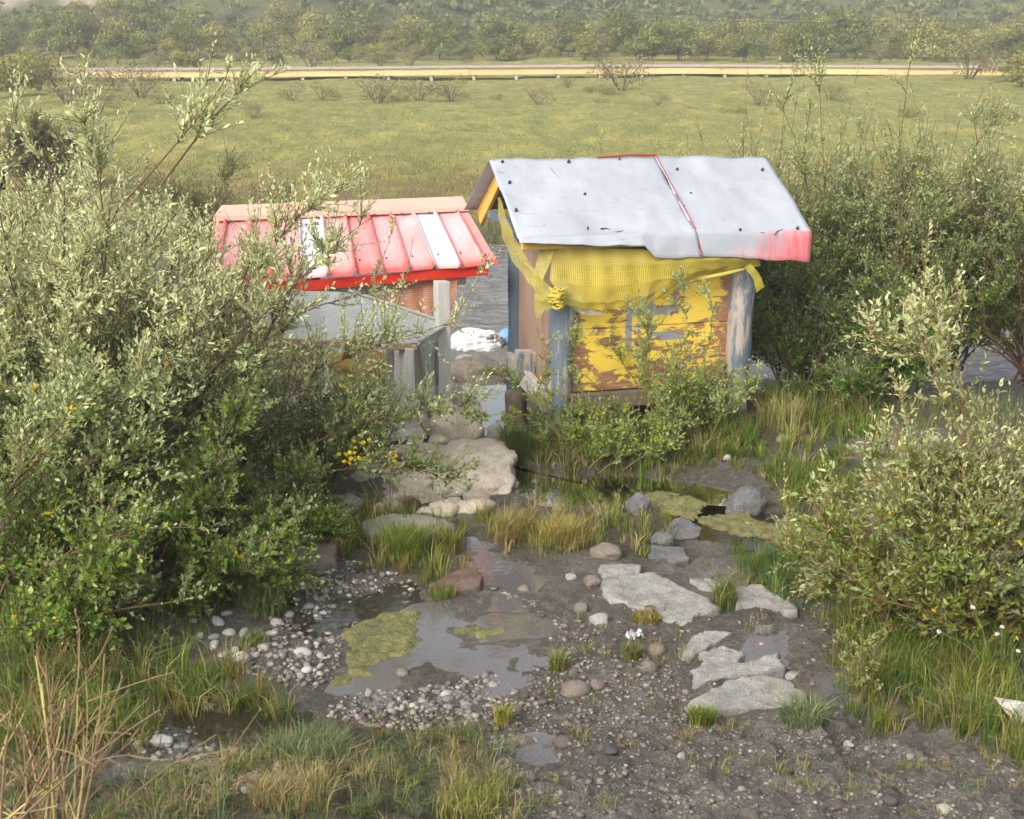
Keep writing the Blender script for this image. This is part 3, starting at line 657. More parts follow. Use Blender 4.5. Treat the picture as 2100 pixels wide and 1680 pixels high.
# rolled edge by the post and the bundle of twisted net
rl_ = resample(smooth_line(L3([(1430, 572, 8.72), (1470, 566, 8.70), (1510, 556, 8.72), (1525, 553, 8.76)])), 24)
V, F = tubes(rl_[None], .017, .012, 8); obj('rolled_edge', V, F, MAT['nety2'], YN)
kb = []; rk = np.random.default_rng(3)
for i in range(22):
    a_, b_, c_, e_ = rk.uniform(1122, 1140), rk.uniform(588, 632), rk.uniform(1150, 1168), rk.uniform(-16, 16)
    kb.append([PY(lerp(a_, c_, t) + 3 * math.sin(7 * t + i), b_ + e_ * t + rk.uniform(2, 12) * math.sin(t * 3.1), 8.45 - .055 * math.sin(math.pi * t) - .012 * rk.random()) for t in np.linspace(0, 1, 12)])
V, F = tubes(np.array([resample(k_, 12) for k_ in kb]), .008, .006, 5); obj('knot', V, F, MAT['nety'], YN)
net('under_net', [L3([(1170, 625, 8.53), (1200, 635, 8.55), (1235, 640, 8.57)]), L3([(1180, 638, 8.53), (1205, 648, 8.55), (1238, 645, 8.57)])], 12, 20, MAT['netg'], YN, .01, 6, 3)
net('under_net', [L3([(1166, 595, 8.50), (1180, 600, 8.50), (1196, 612, 8.50)]), L3([(1160, 612, 8.49), (1176, 618, 8.49), (1190, 622, 8.49)])], 8, 12, MAT['netg'], YN, .006, 8, 2)
print('yellow hut', round(time.time() - T0, 1))
# ------------------------------------------------------------------ red roofed hut
q = M('red_roof_sheet'); uv = q.n('ShaderNodeTexCoord').outputs['UV']; s = q.n('ShaderNodeSeparateXYZ', {0: uv})
pan = q.math('FLOOR', q.math('MULTIPLY', s.outputs[0], 11.0)); fr_ = q.math('FRACT', q.math('MULTIPLY', s.outputs[0], 11.0))
wn_ = q.n('ShaderNodeTexWhiteNoise', {'W': q.math('ADD', pan, 3.0)}, noise_dimensions='1D')
st = q.noise(1.0, 4, .6, q.obj((40, 40, 40)))
edge = q.math('MULTIPLY', q.math('ABSOLUTE', q.math('SUBTRACT', fr_, .5)), 2.0)
endv = q.math('MULTIPLY', q.math('ABSOLUTE', q.math('SUBTRACT', s.outputs[1], .52)), 2.0)
# bleached panels: pan numbers 4 and 8 nearly white, the others pink
def panel_is(k_, tol=.5): return q.math('LESS_THAN', q.math('ABSOLUTE', q.math('SUBTRACT', pan, float(k_))), tol)
bleach = q.math('ADD', q.math('MULTIPLY', panel_is(4), .95), q.math('MULTIPLY', panel_is(9), 1.0))
for k_, a_ in ((5, .50), (7, .42), (6, .32), (3, .40), (8, .52), (2, .32), (1, .28), (10, .55), (11, .4), (0, .28)): bleach = q.math('ADD', bleach, q.math('MULTIPLY', panel_is(k_), a_))
fade = q.math('SUBTRACT', bleach, q.math('ADD', q.math('MULTIPLY', q.math('POWER', edge, 5.0), .28), q.math('MULTIPLY', q.math('POWER', endv, 6.0), .5)))
fade = q.math('ADD', fade, q.math('MULTIPLY', q.math('SUBTRACT', q.noise(2.6, 6, .7, q.obj((1, .5, .5))), .5), 1.1))
c = q.ramp(fade, [(.0, (.52, .10, .085)), (.16, (.60, .20, .19)), (.36, (.63, .31, .31)), (.65, (.64, .50, .52)), (.9, (.63, .62, .65))])
q.set(Base_Color=c, Roughness=.5); q.bump(st, .08, .004); MAT['roofred'] = q.m
q = M('salmon_ridge_cap'); q.set(Base_Color=q.ramp(q.noise(4, 4), [(.3, (.60, .32, .25)), (.7, (.64, .40, .33))]), Roughness=.5); MAT['ridgecap'] = q.m
q = M('bright_red_fascia'); q.set(Base_Color=q.ramp(q.noise(3, 4), [(.3, (.52, .018, .01)), (.7, (.66, .05, .02))]), Roughness=.4); MAT['fasciared'] = q.m
q = M('gold_drum'); q.set(Base_Color=q.ramp(q.noise(9, 5), [(.3, (.52, .33, .05)), (.7, (.68, .50, .14))]), Roughness=.5); MAT['drum'] = q.m
RH = thing('red_roof_hut', (-1.1, 9.2, .0), 'low hut with ribbed faded red metal roof beside the grey net', 'hut')
eR, eL = PY(1024, 542, 9.20), PY(412, 588, 8.42)
gR, gL = PY(957, 430, 9.76), PY(440, 450, 9.02)
def ribbed(name, A, B, Cc, D, nrib, mat, parent, hgt=.028, nv=14):
    prof = [(0, 0), (.36, .0), (.42, 1), (.50, 1), (.56, 0), (.999, 0)]
    us, hs_ = [], []
    for r in range(nrib):
        for (u, h) in prof: us.append((r + ((u + .38) % 1 if False else u)) / nrib); hs_.append(h)
    us = np.array(us); hs_ = np.array(hs_); us[-1] = 1
    nrm = np.cross(B - A, D - A); nrm /= np.linalg.norm(nrm)
    t = np.linspace(0, 1, nv)[None, :, None]; s_ = us[:, None, None]
    Pm = (A * (1 - s_) + B * s_) * (1 - t) + (D * (1 - s_) + Cc * s_) * t
    sag = .010 * (fbm(us[:, None] * 9, t[..., 0] * 2.5, 3, 12) - .45)
    Pm = Pm + nrm * (hs_[:, None] * hgt + sag)[..., None]
    dirr = (A - D) / np.linalg.norm(A - D)
    Pm[:, 0] += dirr * (.012 * (hs_[:, None] * -1) + .015 * np.sin(us[:, None] * 31) * .4)
    uvv = np.stack(np.broadcast_arrays(us[:, None] + .54 / nrib, t[..., 0]), -1)
    n_ = len(us); top = Pm.reshape(-1, 3); bot = (Pm - nrm * .004).reshape(-1, 3); f = grid_faces(n_, nv); N = n_ * nv
    e = np.array([(i * nv, (i + 1) * nv) for i in range(n_ - 1)] + [(j + 1, j) for j in range(nv - 1)] + [((n_ - 1) * nv + j, (n_ - 1) * nv + j + 1) for j in range(nv - 1)])
    ef = np.stack([e[:, 0], e[:, 0] + N, e[:, 1] + N, e[:, 1]], -1)
    return obj(name, np.concatenate([top, bot]), [f, f[:, ::-1] + N, ef], mat, parent, smooth=False, uv=np.concatenate([uvv.reshape(-1, 2)] * 2))
rs = ribbed('roof_sheet', eL, eR, gR, gL, 11, MAT['roofred'], RH)
tag(rs, 'faded pink and white ribbed roof sheet')
bL = gL + (gL - eL) * [1, 1, -1]; bR = gR + (gR - eR) * [1, 1, -1]
ribbed('rear_roof_sheet', bR, bL, gL, gR, 11, MAT['roofred'], RH)
# ridge cap: folded strip
apL, apR = PY(455, 430, 9.10), PY(948, 411, 9.86)
capF = [gL + (eL - gL) * .06 + [0, 0, .045], apL + [0, 0, .03], bL * .1 + gL * .9 + [0, .18, .02]]
capB = [gR + (eR - gR) * .06 + [0, 0, .045], apR + [0, 0, .03], bR * .1 + gR * .9 + [0, .18, .02]]
lip = [capF[0] + [0, -.012, -.03], capB[0] + [0, -.012, -.03]]
V = np.array([lip[0], capF[0], capF[1], capF[2], lip[1], capB[0], capB[1], capB[2]])
o = obj('ridge_cap', V, np.array([(0, 4, 5, 1), (1, 5, 6, 2), (2, 6, 7, 3)]), MAT['ridgecap'], RH, smooth=False)
md = o.modifiers.new('solid', 'SOLIDIFY'); md.thickness = .004
for t in np.linspace(.05, .95, 9):
    p = lerp(lip[0], lip[1], t) + np.array([0, -.012, .0]); V, F = box_geo(p, (.007, 0, 0), (0, .004, 0), (0, 0, .007)); obj('screw', V, F, MAT['screw'], o, smooth=False)
for t in (.33, .42, .51, .60, .69, .78, .86, .95):
    p = lerp(eL, eR, t) + np.array([0, .06, .085 if t < .9 else .06]); V, F = tubes(np.array([p, p + [0, -.004, .012]])[None], .007, .005, 6); obj('screw', V, [F, np.arange(6, 12)[None]], MAT['screw'], rs)
fbd = beam('fascia_board', eL + [.05, .035, -.058], PY(1001, 554, 9.20), .018, .068, MAT['fasciared'], RH, bv=.003)
for t in np.linspace(.36, .97, 7):
    p = lerp(eL, eR, t) + np.array([-.02, .018, -.068]); V, F = box_geo(p, (.005, 0, 0), (0, .004, 0), (0, 0, .005)); obj('nail', V, F, MAT['white'], fbd, smooth=False)
def rp(s, t, z): p = lerp(lerp(eL, eR, s), lerp(bL, bR, s), t); return np.array([p[0], p[1], z])
pw_ = PY(907, 740, 8.78)
beam('post', (pw_[0], 8.78, -.05), (pw_[0], 8.86, 1.06), .115, .09, MAT['timber_grey'], RH, side=(1, .35, 0))
for s_, t_ in ((.08, .1), (.86, .9), (.08, .9)):
    beam('post', rp(s_, t_, -.5), rp(s_, t_, 1.02), .09, .09, MAT['timber_grey'], RH, side=(1, .35, 0))
beam('top_beam', rp(.05, .12, 1.0), rp(.9, .12, 1.0), .07, .08, MAT['timber_grey'], RH)
beam('top_beam', rp(.05, .88, 1.0), rp(.9, .88, 1.0), .07, .08, MAT['timber_grey'], RH)
beam('cross_beam', rp(.86, .12, .96), rp(.86, .88, .96), .06, .06, MAT['timber_grey'], RH)
# low frame in front carrying the grey net
A_, B_, C_ = PY(560, 600, 8.60), PY(715, 600, 8.72), PY(922, 668, 8.88)
D_, E_ = PY(858, 704, 8.42), PY(520, 690, 8.22)
beam('frame_post', PY(838, 712, 8.44), PY(832, 850, 8.44), .075, .06, MAT['timber_grey'], RH, side=(1, .3, 0))
beam('frame_post', PY(826, 716, 8.47), PY(822, 800, 8.47), .02, .05, MAT['timber_grey'], RH, side=(1, .3, 0))
beam('frame_post', PY(800, 716, 8.62), PY(798, 800, 8.62), .05, .05, MAT['timber_grey'], RH, side=(1, .3, 0))
beam('frame_post', PY(560, 700, 8.24), PY(560, 980, 8.24), .07, .07, MAT['timber_grey'], RH, side=(1, .3, 0))
beam('frame_rail', E_ + [0, .02, -.03], D_ + [-.01, .02, -.03], .04, .045, MAT['timber_brown'], RH)
beam('frame_rail', B_ + [0, .0, -.03], C_ + [-.0, .0, -.03], .03, .035, MAT['timber_grey'], RH)
beam('brace', PY(850, 828, 8.65), PY(893, 905, 8.72), .05, .05, MAT['timber_grey'], RH)
beam('brace', PY(868, 820, 8.75), PY(905, 890, 8.80), .03, .04, MAT['timber_bluedark'], RH)
dk0, dk1 = PY(735, 898, 8.45), PY(872, 885, 8.62)
for i in range(4):
    off_ = np.array([-.03, .11, .0]) * i
    beam('deck_board', dk0 + off_ + [-.25, -.05, -.02], dk1 + off_ + [0, 0, -.02], .10, .035, MAT['timber_grey'], RH)
wall('rear_panel', rp(.1, .86, 0)[:2], rp(.40, .86, 0)[:2], .05, .95, .03, MAT['timber_brown'], RH)
# netting hung on it
GN = thing('grey_net', tuple(PY(720, 660, 8.6)), 'grey green net stretched over the low frame in front of the red roof', 'net')
net('net_sheet', [[A_ + [0, 0, .012], B_ + [0, 0, .012], lerp(B_, C_, .5) + [0, -.01, .0], C_ + [0, 0, .012]], [lerp(A_, E_, .5), lerp(B_, lerp(E_, D_, .55), .5) + [0, 0, -.02], lerp(C_, D_, .5) + [-.1, 0, -.015], lerp(C_, D_, .5)], [E_, lerp(E_, D_, .5) + [0, 0, -.03], lerp(E_, D_, .8) + [0, 0, -.01], D_]], 60, 70, MAT['netg'], GN, .008, 3, 3)
V, F = tubes(np.array([resample([B_ + [0, -.004, .016], C_ + [0, -.004, .016]], 14), resample([C_ * .03 + D_ * .97 + [0, -.012, .012], lerp(C_, D_, .1) + [0, -.01, .014]], 14)]), .012, .012, 6); obj('hem', V, F, MAT['netg'], GN)
net('net_drape', [[C_, lerp(C_, D_, .5) + [0, 0, .0], D_], L3([(896, 720, 8.96), (885, 730, 8.75), (868, 745, 8.48)]), L3([(905, 790, 9.0), (895, 790, 8.82), (880, 792, 8.55)])], 30, 26, MAT['nett'], GN, .012, 5, 3)
net('net_tail', [L3([(905, 790, 9.0), (950, 835, 8.97), (985, 880, 8.9), (1002, 905, 8.85)]), L3([(900, 800, 8.92), (945, 848, 8.9), (975, 890, 8.86), (996, 912, 8.82)])], 14, 40, MAT['nett'], GN, .012, 8, 2)
ON = thing('orange_net', tuple(PY(850, 620, 9.0)), 'faded orange net hanging behind the pale post under the red roof', 'net')
net('net_sheet', [
    L3([(745, 582, 8.98), (800, 578, 9.02), (870, 576, 9.07), (938, 574, 9.12)]),
    L3([(748, 615, 8.96), (800, 618, 9.0), (870, 612, 9.05), (937, 612, 9.10)]),
    L3([(770, 635, 8.95), (820, 650, 8.99), (880, 645, 9.04), (930, 632, 9.10)]),
    L3([(800, 640, 8.96), (850, 668, 9.0), (895, 680, 9.04), (932, 672, 9.08)])], 50, 80, MAT['neto'], ON, .010, 6, 6)
net('net_sheet', [L3([(868, 668, 8.92), (890, 672, 8.92), (905, 672, 8.92)]), L3([(872, 685, 8.90), (890, 686, 8.90), (904, 680, 8.90)])], 10, 14, MAT['neto'], ON, .006, 2, 2)
net('net_sheet', [L3([(808, 705, 8.50), (830, 702, 8.48), (848, 706, 8.46)]), L3([(812, 712, 8.50), (830, 714, 8.48), (846, 710, 8.46)])], 8, 14, MAT['neto'], ON, .004, 2, 2)
# drum inside the hut
dc = PY(735, 830, 8.75); PD = thing('prayer_drum', (dc[0], dc[1], .0), 'yellow drum half hidden by leaves under the grey net', 'drum')
a = np.arange(24) * 2 * math.pi / 24
prof = [(.03, .0), (.03, .13), (.20, .13), (.21, .15), (.21, .19), (.195, .20), (.195, .50), (.21, .51), (.21, .55), (.18, .57), (.03, .60), (.03, .86)]
V = np.concatenate([np.c_[dc[0] + r * np.cos(a), dc[1] + r * np.sin(a), np.full(24, z)] for r, z in prof]); n_ = len(prof)
i, k = np.meshgrid(np.arange(n_ - 1), np.arange(24), indexing='ij'); i = i.ravel(); k = k.ravel()
obj('drum_body', V, np.stack([i * 24 + k, i * 24 + (k + 1) % 24, (i + 1) * 24 + (k + 1) % 24, (i + 1) * 24 + k], -1), MAT['drum'], PD)
print('red hut', round(time.time() - T0, 1))
# ------------------------------------------------------------------ stones
def ico(sub):
    import bmesh
    bm = bmesh.new(); bmesh.ops.create_icosphere(bm, subdivisions=sub, radius=1.0)
    V = np.array([v.co[:] for v in bm.verts]); F = np.array([[v.index for v in f.verts] for f in bm.faces]); bm.free(); return V, F
ICO = {k: ico(k) for k in (1, 2, 3, 4, 5)}
def n3(V, f, seed):
    return (fbm(V[:, 0] * f + 9.1 + seed, V[:, 1] * f + V[:, 2] * f * .7 + 3, 3, seed) + fbm(V[:, 2] * f + seed * 1.7, V[:, 0] * f * .6 - V[:, 1] * f + 5, 3, seed + 5)) - .94
def rock_geo(sub, seed, scale, amp=.35, facets=6):
    V, F = ICO[sub]; rng = np.random.default_rng(seed); V = V.copy()
    for _ in range(facets):       # cut flat faces
        d = rng.normal(size=3); d /= np.linalg.norm(d); h = rng.uniform(.6, .9); e = V @ d - h
        V = V - np.clip(e, 0, None)[:, None] * d * .85
    V = V * (1 + amp * n3(V, 1.6, seed)[:, None] + amp * .3 * n3(V, 5, seed + 3)[:, None] + (amp * .16 * n3(V, 12, seed + 7)[:, None] if sub > 2 else 0))
    return V * np.asarray(scale, float), F
def rotz(V, a):
    c, s = math.cos(a), math.sin(a); return V @ np.array([[c, s, 0], [-s, c, 0], [0, 0, 1]])
def rock(name, label, u, v, wpx, hgt, mat, seed, sub=4, sink=.42, asp=.7, cat='stone', group=None, rot=None, amp=.35, facets=6, dz=0):
    p = G(u, v); dist = math.hypot(p[1], CAMH - p[2]); wd = wpx / FPX * dist / 2
    rng = np.random.default_rng(seed)
    V, F = rock_geo(sub, seed, (wd, wd * asp, hgt), amp, facets); V = rotz(V, rng.uniform(-.5, .5) if rot is None else rot)
    o = obj(name, V + p + [0, 0, hgt * (1 - 2 * sink) + dz], F, mat, origin=p); tag(o, label, cat, group); return o
def slab(name, label, poly, thick, mat, seed, tilt=0.0, dz=.0, cat='stone'):
    thick = thick * .55
    rng = np.random.default_rng(seed); c = G(np.mean([p[0] for p in poly]), np.mean([p[1] for p in poly]))
    W = px2w(poly, c[2] + thick * .5)
    ring = resample(np.c_[np.vstack([W, W[:1]]), np.zeros(len(W) + 1)], 57)[:-1, :2]; n = len(ring)
    cc = ring.mean(0)
    d = ring - cc; a = np.arange(n); ring = cc + d * (1 + .05 * rng.normal(size=(n, 1)) * .6 + .10 * (fbm(a * .45, a * 0., 3, seed) - .47)[:, None])
    lv = [(1.05, -.10), (1.02, thick * .3), (1.0, thick * .72), (.97, thick * .97), (.9, thick), (.82, thick), (.72, thick * 1.02), (.62, thick * 1.03), (.52, thick * 1.04), (.42, thick * 1.05), (.32, thick * 1.05), (.22, thick * 1.06), (.12, thick * 1.06)]
    V = []
    for sc_, z in lv:
        r = cc + (ring - cc) * sc_
        zz = z + .05 * (cc[1] - r[:, 1]) * -1.0 * (z > 0) + (0 if z < 0 else .014 * (fbm(r[:, 0] * 9, r[:, 1] * 9, 4, seed) - .47) + .012 * (vnoise(r[:, 0] * 22 + r[:, 1] * 9, r[:, 1] * 30, seed) > .55) * .4 + .012 * (fbm(r[:, 0] * 40, r[:, 1] * 40, 2, seed + 4) - .4) + .012 * (np.abs(fbm(r[:, 0] * 3.3, r[:, 1] * 9, 3, seed + 9) - .45)))
        V.append(np.c_[r, c[2] + dz + zz + tilt * (r[:, 0] - cc[0])])
    V.append(np.array([[cc[0], cc[1], c[2] + dz + thick * 1.06]])); V = np.concatenate(V)
    i, k = np.meshgrid(np.arange(len(lv) - 1), np.arange(n), indexing='ij'); i = i.ravel(); k = k.ravel()
    F = np.stack([i * n + k, i * n + (k + 1) % n, (i + 1) * n + (k + 1) % n, (i + 1) * n + k], -1); L = (len(lv) - 1) * n
    T = np.array([(L + k_, L + (k_ + 1) % n, L + n) for k_ in range(n)])
    return tag(obj(name, V, [F, T], mat, origin=c), label, cat)
slab('flat_stone', 'largest pale flat slab lying across the mud below the yellow hut', [(1232, 1200), (1270, 1190), (1340, 1183), (1390, 1205), (1440, 1225), (1478, 1250), (1430, 1265), (1400, 1284), (1370, 1280), (1310, 1250), (1240, 1228)], .05, MAT['slab'], 1)
slab('flat_stone', 'pale thin slab beside the largest slab pointing to the willow', [(1508, 1208), (1560, 1207), (1590, 1222), (1637, 1250), (1625, 1260), (1570, 1240), (1510, 1240)], .04, MAT['slab'], 2)
slab('flat_stone', 'small pale slab tip between the two upper slabs', [(1416, 1194), (1450, 1190), (1490, 1203), (1480, 1215), (1440, 1210)], .035, MAT['slab'], 3)
slab('flat_stone', 'mid size pale slab with dry weeds lying on it', [(1390, 1345), (1420, 1312), (1455, 1300), (1505, 1303), (1460, 1325), (1430, 1345), (1400, 1358)], .04, MAT['slab'], 4)
slab('flat_stone', 'small oval pale slab between two larger slabs', [(1432, 1345), (1480, 1331), (1527, 1345), (1512, 1362), (1490, 1358), (1450, 1352)], .045, MAT['slab'], 5)
slab('flat_stone', 'long narrow curved slab behind the front slab', [(1415, 1378), (1445, 1366), (1530, 1370), (1570, 1356), (1596, 1352), (1607, 1374), (1560, 1388), (1500, 1392), (1425, 1405)], .07, MAT['slab'], 6, tilt=.03)
slab('flat_stone', 'front grey slab at the edge of the stony track', [(1408, 1450), (1450, 1425), (1490, 1405), (1560, 1390), (1610, 1400), (1650, 1425), (1663, 1445), (1640, 1462), (1560, 1452), (1500, 1460), (1455, 1472)], .06, MAT['slab'], 7)
slab('flat_stone', 'small bar shaped pale stone above the largest slab', [(1228, 1166), (1270, 1162), (1316, 1163), (1312, 1180), (1270, 1182), (1235, 1184)], .06, MAT['slab'], 8)
slab('flat_stone', 'dark mud smeared slab with pale edge below the brook', [(1335, 1124), (1400, 1128), (1412, 1150), (1370, 1165), (1330, 1150)], .05, MAT['dark'], 9)
slab('flat_stone', 'long grey slab above the bright green grass tuft', [(740, 1080), (790, 1064), (880, 1066), (935, 1082), (900, 1100), (800, 1105), (750, 1098)], .09, MAT['slab'], 10)
slab('flat_stone', 'brownish grey slab at the foot of the left willow', [(570, 1130), (620, 1118), (690, 1128), (690, 1160), (620, 1168), (575, 1155)], .10, MAT['brownstone'], 11)
slab('flat_stone', 'reddish brown slab dipping into the narrow puddle', [(880, 1205), (920, 1182), (975, 1170), (990, 1190), (985, 1206), (930, 1216)], .05, MAT['redstone'], 12)
rock('boulder', 'dark grey rounded boulder in the algae by the brook', 1530, 1040, 104, .13, MAT['dark'], 31, asp=.8)
rock('boulder', 'dark angular boulder pointing up beside the algae', 1312, 1050, 66, .11, MAT['dark'], 32, facets=9)
rock('boulder', 'dark grey boulder with a mossy side in the brook', 1395, 1100, 86, .10, MAT['dark'], 33)
rock('boulder', 'brown flat boulder in the brook under the hut bank', 1258, 1008, 62, .06, MAT['brownstone'], 34)
rock('boulder', 'low grey wedge stone in the brook beside the concrete', 1103, 1030, 60, .06, MAT['dark'], 35)
rock('boulder', 'mud covered slab stone beside the yellow grass tuft', 1240, 1135, 80, .05, MAT['brownstone'], 36)
rock('boulder', 'white smooth stone under the willow by the algae', 1735, 1190, 70, .10, MAT['white'], 37, facets=2, amp=.2)
rock('boulder', 'dark stone near the foot of the stepping slabs', 1360, 1110, 60, .05, MAT['dark'], 38)
mids = [(1330, 1370, 46, 'round brown stone standing in wet mud', 'brownstone'), (1345, 1335, 44, 'tan stone just behind the round brown stone', 'brownstone'), (1231, 1275, 46, 'stone with pale cap beside the largest slab', 'slab'),
        (1213, 1195, 40, 'brown stone leaning below the tuft bank', 'brownstone'), (1172, 1185, 28, 'upright pale stone on the tuft bank edge', 'slab'), (1180, 1418, 64, 'wide muddy stone below the grass clump in the puddle', 'brownstone'),
        (1226, 1408, 40, 'smooth dark brown stone in wet mud', 'brownstone'), (1192, 1250, 36, 'muddy stone beside the pale capped stone', 'brownstone'), (1157, 1285, 20, 'small tan stone at the puddle edge', 'brownstone'),
        (1075, 1210, 30, 'muddy lump stone inside the narrow puddle', 'brownstone'), (1626, 1390, 34, 'pale pointed stone right behind the front slab', 'slab'), (1066, 1522, 38, 'dark flat topped stone by the tiny puddle', 'brownstone'),
        (1795, 1335, 34, 'mossy round stone in the grass', 'brownstone'), (826, 1382, 34, 'pale brown stone at the edge of the algae mat', 'brownstone'), (490, 1355, 44, 'large cream stone in front of the white cobbles', 'white'),
        (430, 1580, 56, 'large dark grey cobble behind the dry stalks', 'dark'), (330, 1525, 52, 'cream stone with moss behind the dry stalks', 'white'), (1605, 905, 32, 'small pink grey stone on the grass by the hut', 'brownstone'),
        (1490, 940, 20, 'white stone on the bank by the brook', 'white'), (1450, 935, 20, 'pale stone on the bank near the white stone', 'slab'), (955, 745, 44, 'tan boulder lying below the white sack', 'slab'), (1740, 1530, 26, 'lone pale stone at the edge of the track', 'white'), (1935, 1665, 34, 'white lumpy stone in the track corner', 'white'), (1642, 1500, 24, 'grey stone below the front slab', 'pebble'), (520, 1600, 30, 'grey cobble next to the trickle', 'pebble')]
for i, (u, v, wpx, lb, mt) in enumerate(mids):
    p = G(u, v); hgt = wpx / FPX * math.hypot(p[1], CAMH) * .34
    rock('stone', lb, u, v, wpx, hgt, MAT[mt], 100 + i, sub=3, sink=.38, asp=.85, facets=7, amp=.3)
# white cobbles and river pebbles: shared meshes
rng = np.random.default_rng(5)
PM = []
for i in range(10):
    V, F = rock_geo(2, 300 + i, (1, rng.uniform(.6, .9), rng.uniform(.4, .65)), .22, 4); me = mesh('pebble', V, F); PM.append(me)
PMV = {}
def pebble(name, u, v, wpx, mat, label, group, lift=.12):
    p = u if v is None else G(u, v); r = wpx / 2 / FPX * math.hypot(p[1], CAMH - p[2]); k = int(rng.integers(10))
    key = (k, mat)
    if key not in PMV:
        me = PM[k].copy(); me.materials.append(MAT[mat]); PMV[key] = me
    o = bpy.data.objects.new(name, PMV[key]); COL.objects.link(o); o.location = (p[0], p[1], p[2] + r * .5 * lift); o.scale = (r, r, r)
    o.rotation_euler = (rng.uniform(-.35, .35), rng.uniform(-.35, .35), rng.uniform(0, 6.3)); tag(o, label, 'stone', group); return o
whites = [(465, 1260, 34), (445, 1278, 42), (430, 1255, 20), (420, 1242, 16), (408, 1250, 14), (505, 1240, 26), (525, 1262, 28), (470, 1300, 30), (500, 1300, 34), (440, 1308, 30), (378, 1330, 32), (440, 1325, 34), (480, 1335, 28), (515, 1320, 36), (540, 1330, 30), (400, 1275, 22), (385, 1262, 16), (560, 1300, 34), (350, 1310, 16), (340, 1300, 14), (320, 1305, 14), (305, 1298, 13), (455, 1345, 30), (525, 1345, 26), (410, 1305, 22), (570, 1278, 28), (590, 1262, 26), (610, 1205, 34), (590, 1210, 24), (620, 1340, 40), (660, 1345, 26), (632, 1375, 26), (655, 1368, 22), (600, 1215, 20)]
for u, v, s_ in whites: pebble('white_cobble', u + rng.uniform(-3, 3), v, s_, 'white', 'white or cream cobble in the loose pile at the left willow foot', 'white cobbles at the willow foot', lift=.15)
def scatter_px(poly, n):
    P_ = np.array(poly, float); lo, hi = P_.min(0), P_.max(0); out = []
    while len(out) < n:
        c = rng.uniform(lo, hi, (n * 3, 2)); out += list(c[polysd(c[:, 0], c[:, 1], P_) < 0])
    return np.array(out[:n])
def GP(poly, n): a = scatter_px(poly, n); return G(a[:, 0], a[:, 1])
brookp = [(560, 1170), (700, 1140), (860, 1190), (840, 1260), (700, 1290), (700, 1380), (640, 1420), (540, 1400), (470, 1370), (560, 1290), (520, 1220)]
for gp in GP(brookp, 110): pebble('brook_pebble', gp, None, rng.choice([13, 16, 19, 24, 30], p=[.3, .3, .2, .15, .05]), 'pebble', 'grey or tan pebble in the stony trickle between willow and algae mat', 'pebbles in the trickle')
shallow = [(690, 1430), (900, 1400), (1010, 1380), (1060, 1420), (1000, 1480), (900, 1500), (760, 1490), (660, 1470)]
for gp in GP(shallow, 110): pebble('shore_pebble', gp, None, rng.choice([12, 15, 19, 25, 34], p=[.32, .32, .2, .12, .04]), 'pebble', 'grey or tan pebble on the near shore of the wide puddle', 'pebbles on the puddle shore')
lowleft = [(250, 1500), (430, 1490), (640, 1500), (620, 1600), (480, 1640), (340, 1600)]
for gp in GP(lowleft, 75): pebble('cobble', gp, None, rng.choice([15, 20, 26, 34], p=[.35, .35, .2, .1]), 'pebble', 'grey or brown cobble along the trickle behind the dry stalks', 'cobbles behind the dry stalks')
track = [(1000, 1500), (1400, 1480), (1660, 1500), (1800, 1520), (2100, 1560), (2100, 1680), (980, 1680), (1040, 1600)]
for gp in GP(track, 200): pebble('track_pebble', gp, None, rng.choice([8, 11, 15, 22, 34, 46], p=[.42, .28, .16, .09, .035, .015]), rng.choice(['brownstone', 'pebble', 'dark'], p=[.58, .27, .15]), 'pebble pressed into the stony track at the bottom', 'pebbles in the track', lift=.25)
mudp = [(1000, 1200), (1150, 1250), (1400, 1390), (1420, 1480), (1000, 1500), (1060, 1400), (1160, 1340)]
for gp in GP(mudp, 60): pebble('mud_pebble', gp, None, rng.choice([10, 13, 18, 24], p=[.4, .3, .2, .1]), 'brownstone', 'brown pebble half sunk in the wet mud between puddle and slabs', 'pebbles in the mud', lift=.3)
# fine gravel
gb = Bag(); V0, F0 = ICO[1]
def gravel(poly, n, smin, smax, cols):
    uv = scatter_px(poly, n); P_ = G(uv[:, 0], uv[:, 1])
    r = rng.uniform(smin, smax, (n, 1, 1)) * rng.choice([.6, 1, 1.25], (n, 1, 1)); m = len(V0)
    W = V0[None] * np.stack([np.ones(n), rng.uniform(.6, .95, n), rng.uniform(.4, .7, n)], -1)[:, None] * (1 + .15 * rng.normal(size=(n, m, 1)))
    a = rng.uniform(0, 6.3, n)[:, None]; W = np.stack([W[..., 0] * np.cos(a) - W[..., 1] * np.sin(a), W[..., 0] * np.sin(a) + W[..., 1] * np.cos(a), W[..., 2]], -1)
    V = W * r + P_[:, None] + r * [0, 0, .12]; F = (F0[None] + (np.arange(n) * m)[:, None, None]).reshape(-1, 3)
    C = np.array(cols)[rng.integers(len(cols), size=n)] * rng.uniform(.8, 1.15, (n, 1)); gb.add(V, F, np.repeat(C, m, 0))
GC = [(.16, .14, .12), (.21, .185, .155), (.12, .115, .11), (.28, .255, .225), (.19, .15, .11), (.08, .075, .07)]
gravel(track, 1300, .003, .010, [(.16, .135, .11), (.2, .17, .14), (.13, .115, .10), (.10, .085, .07), (.18, .15, .12), (.32, .29, .26)]); gravel(shallow, 500, .006, .018, GC); gravel(brookp, 700, .006, .02, GC + [(.36, .34, .31)]); gravel(lowleft, 350, .007, .02, GC)
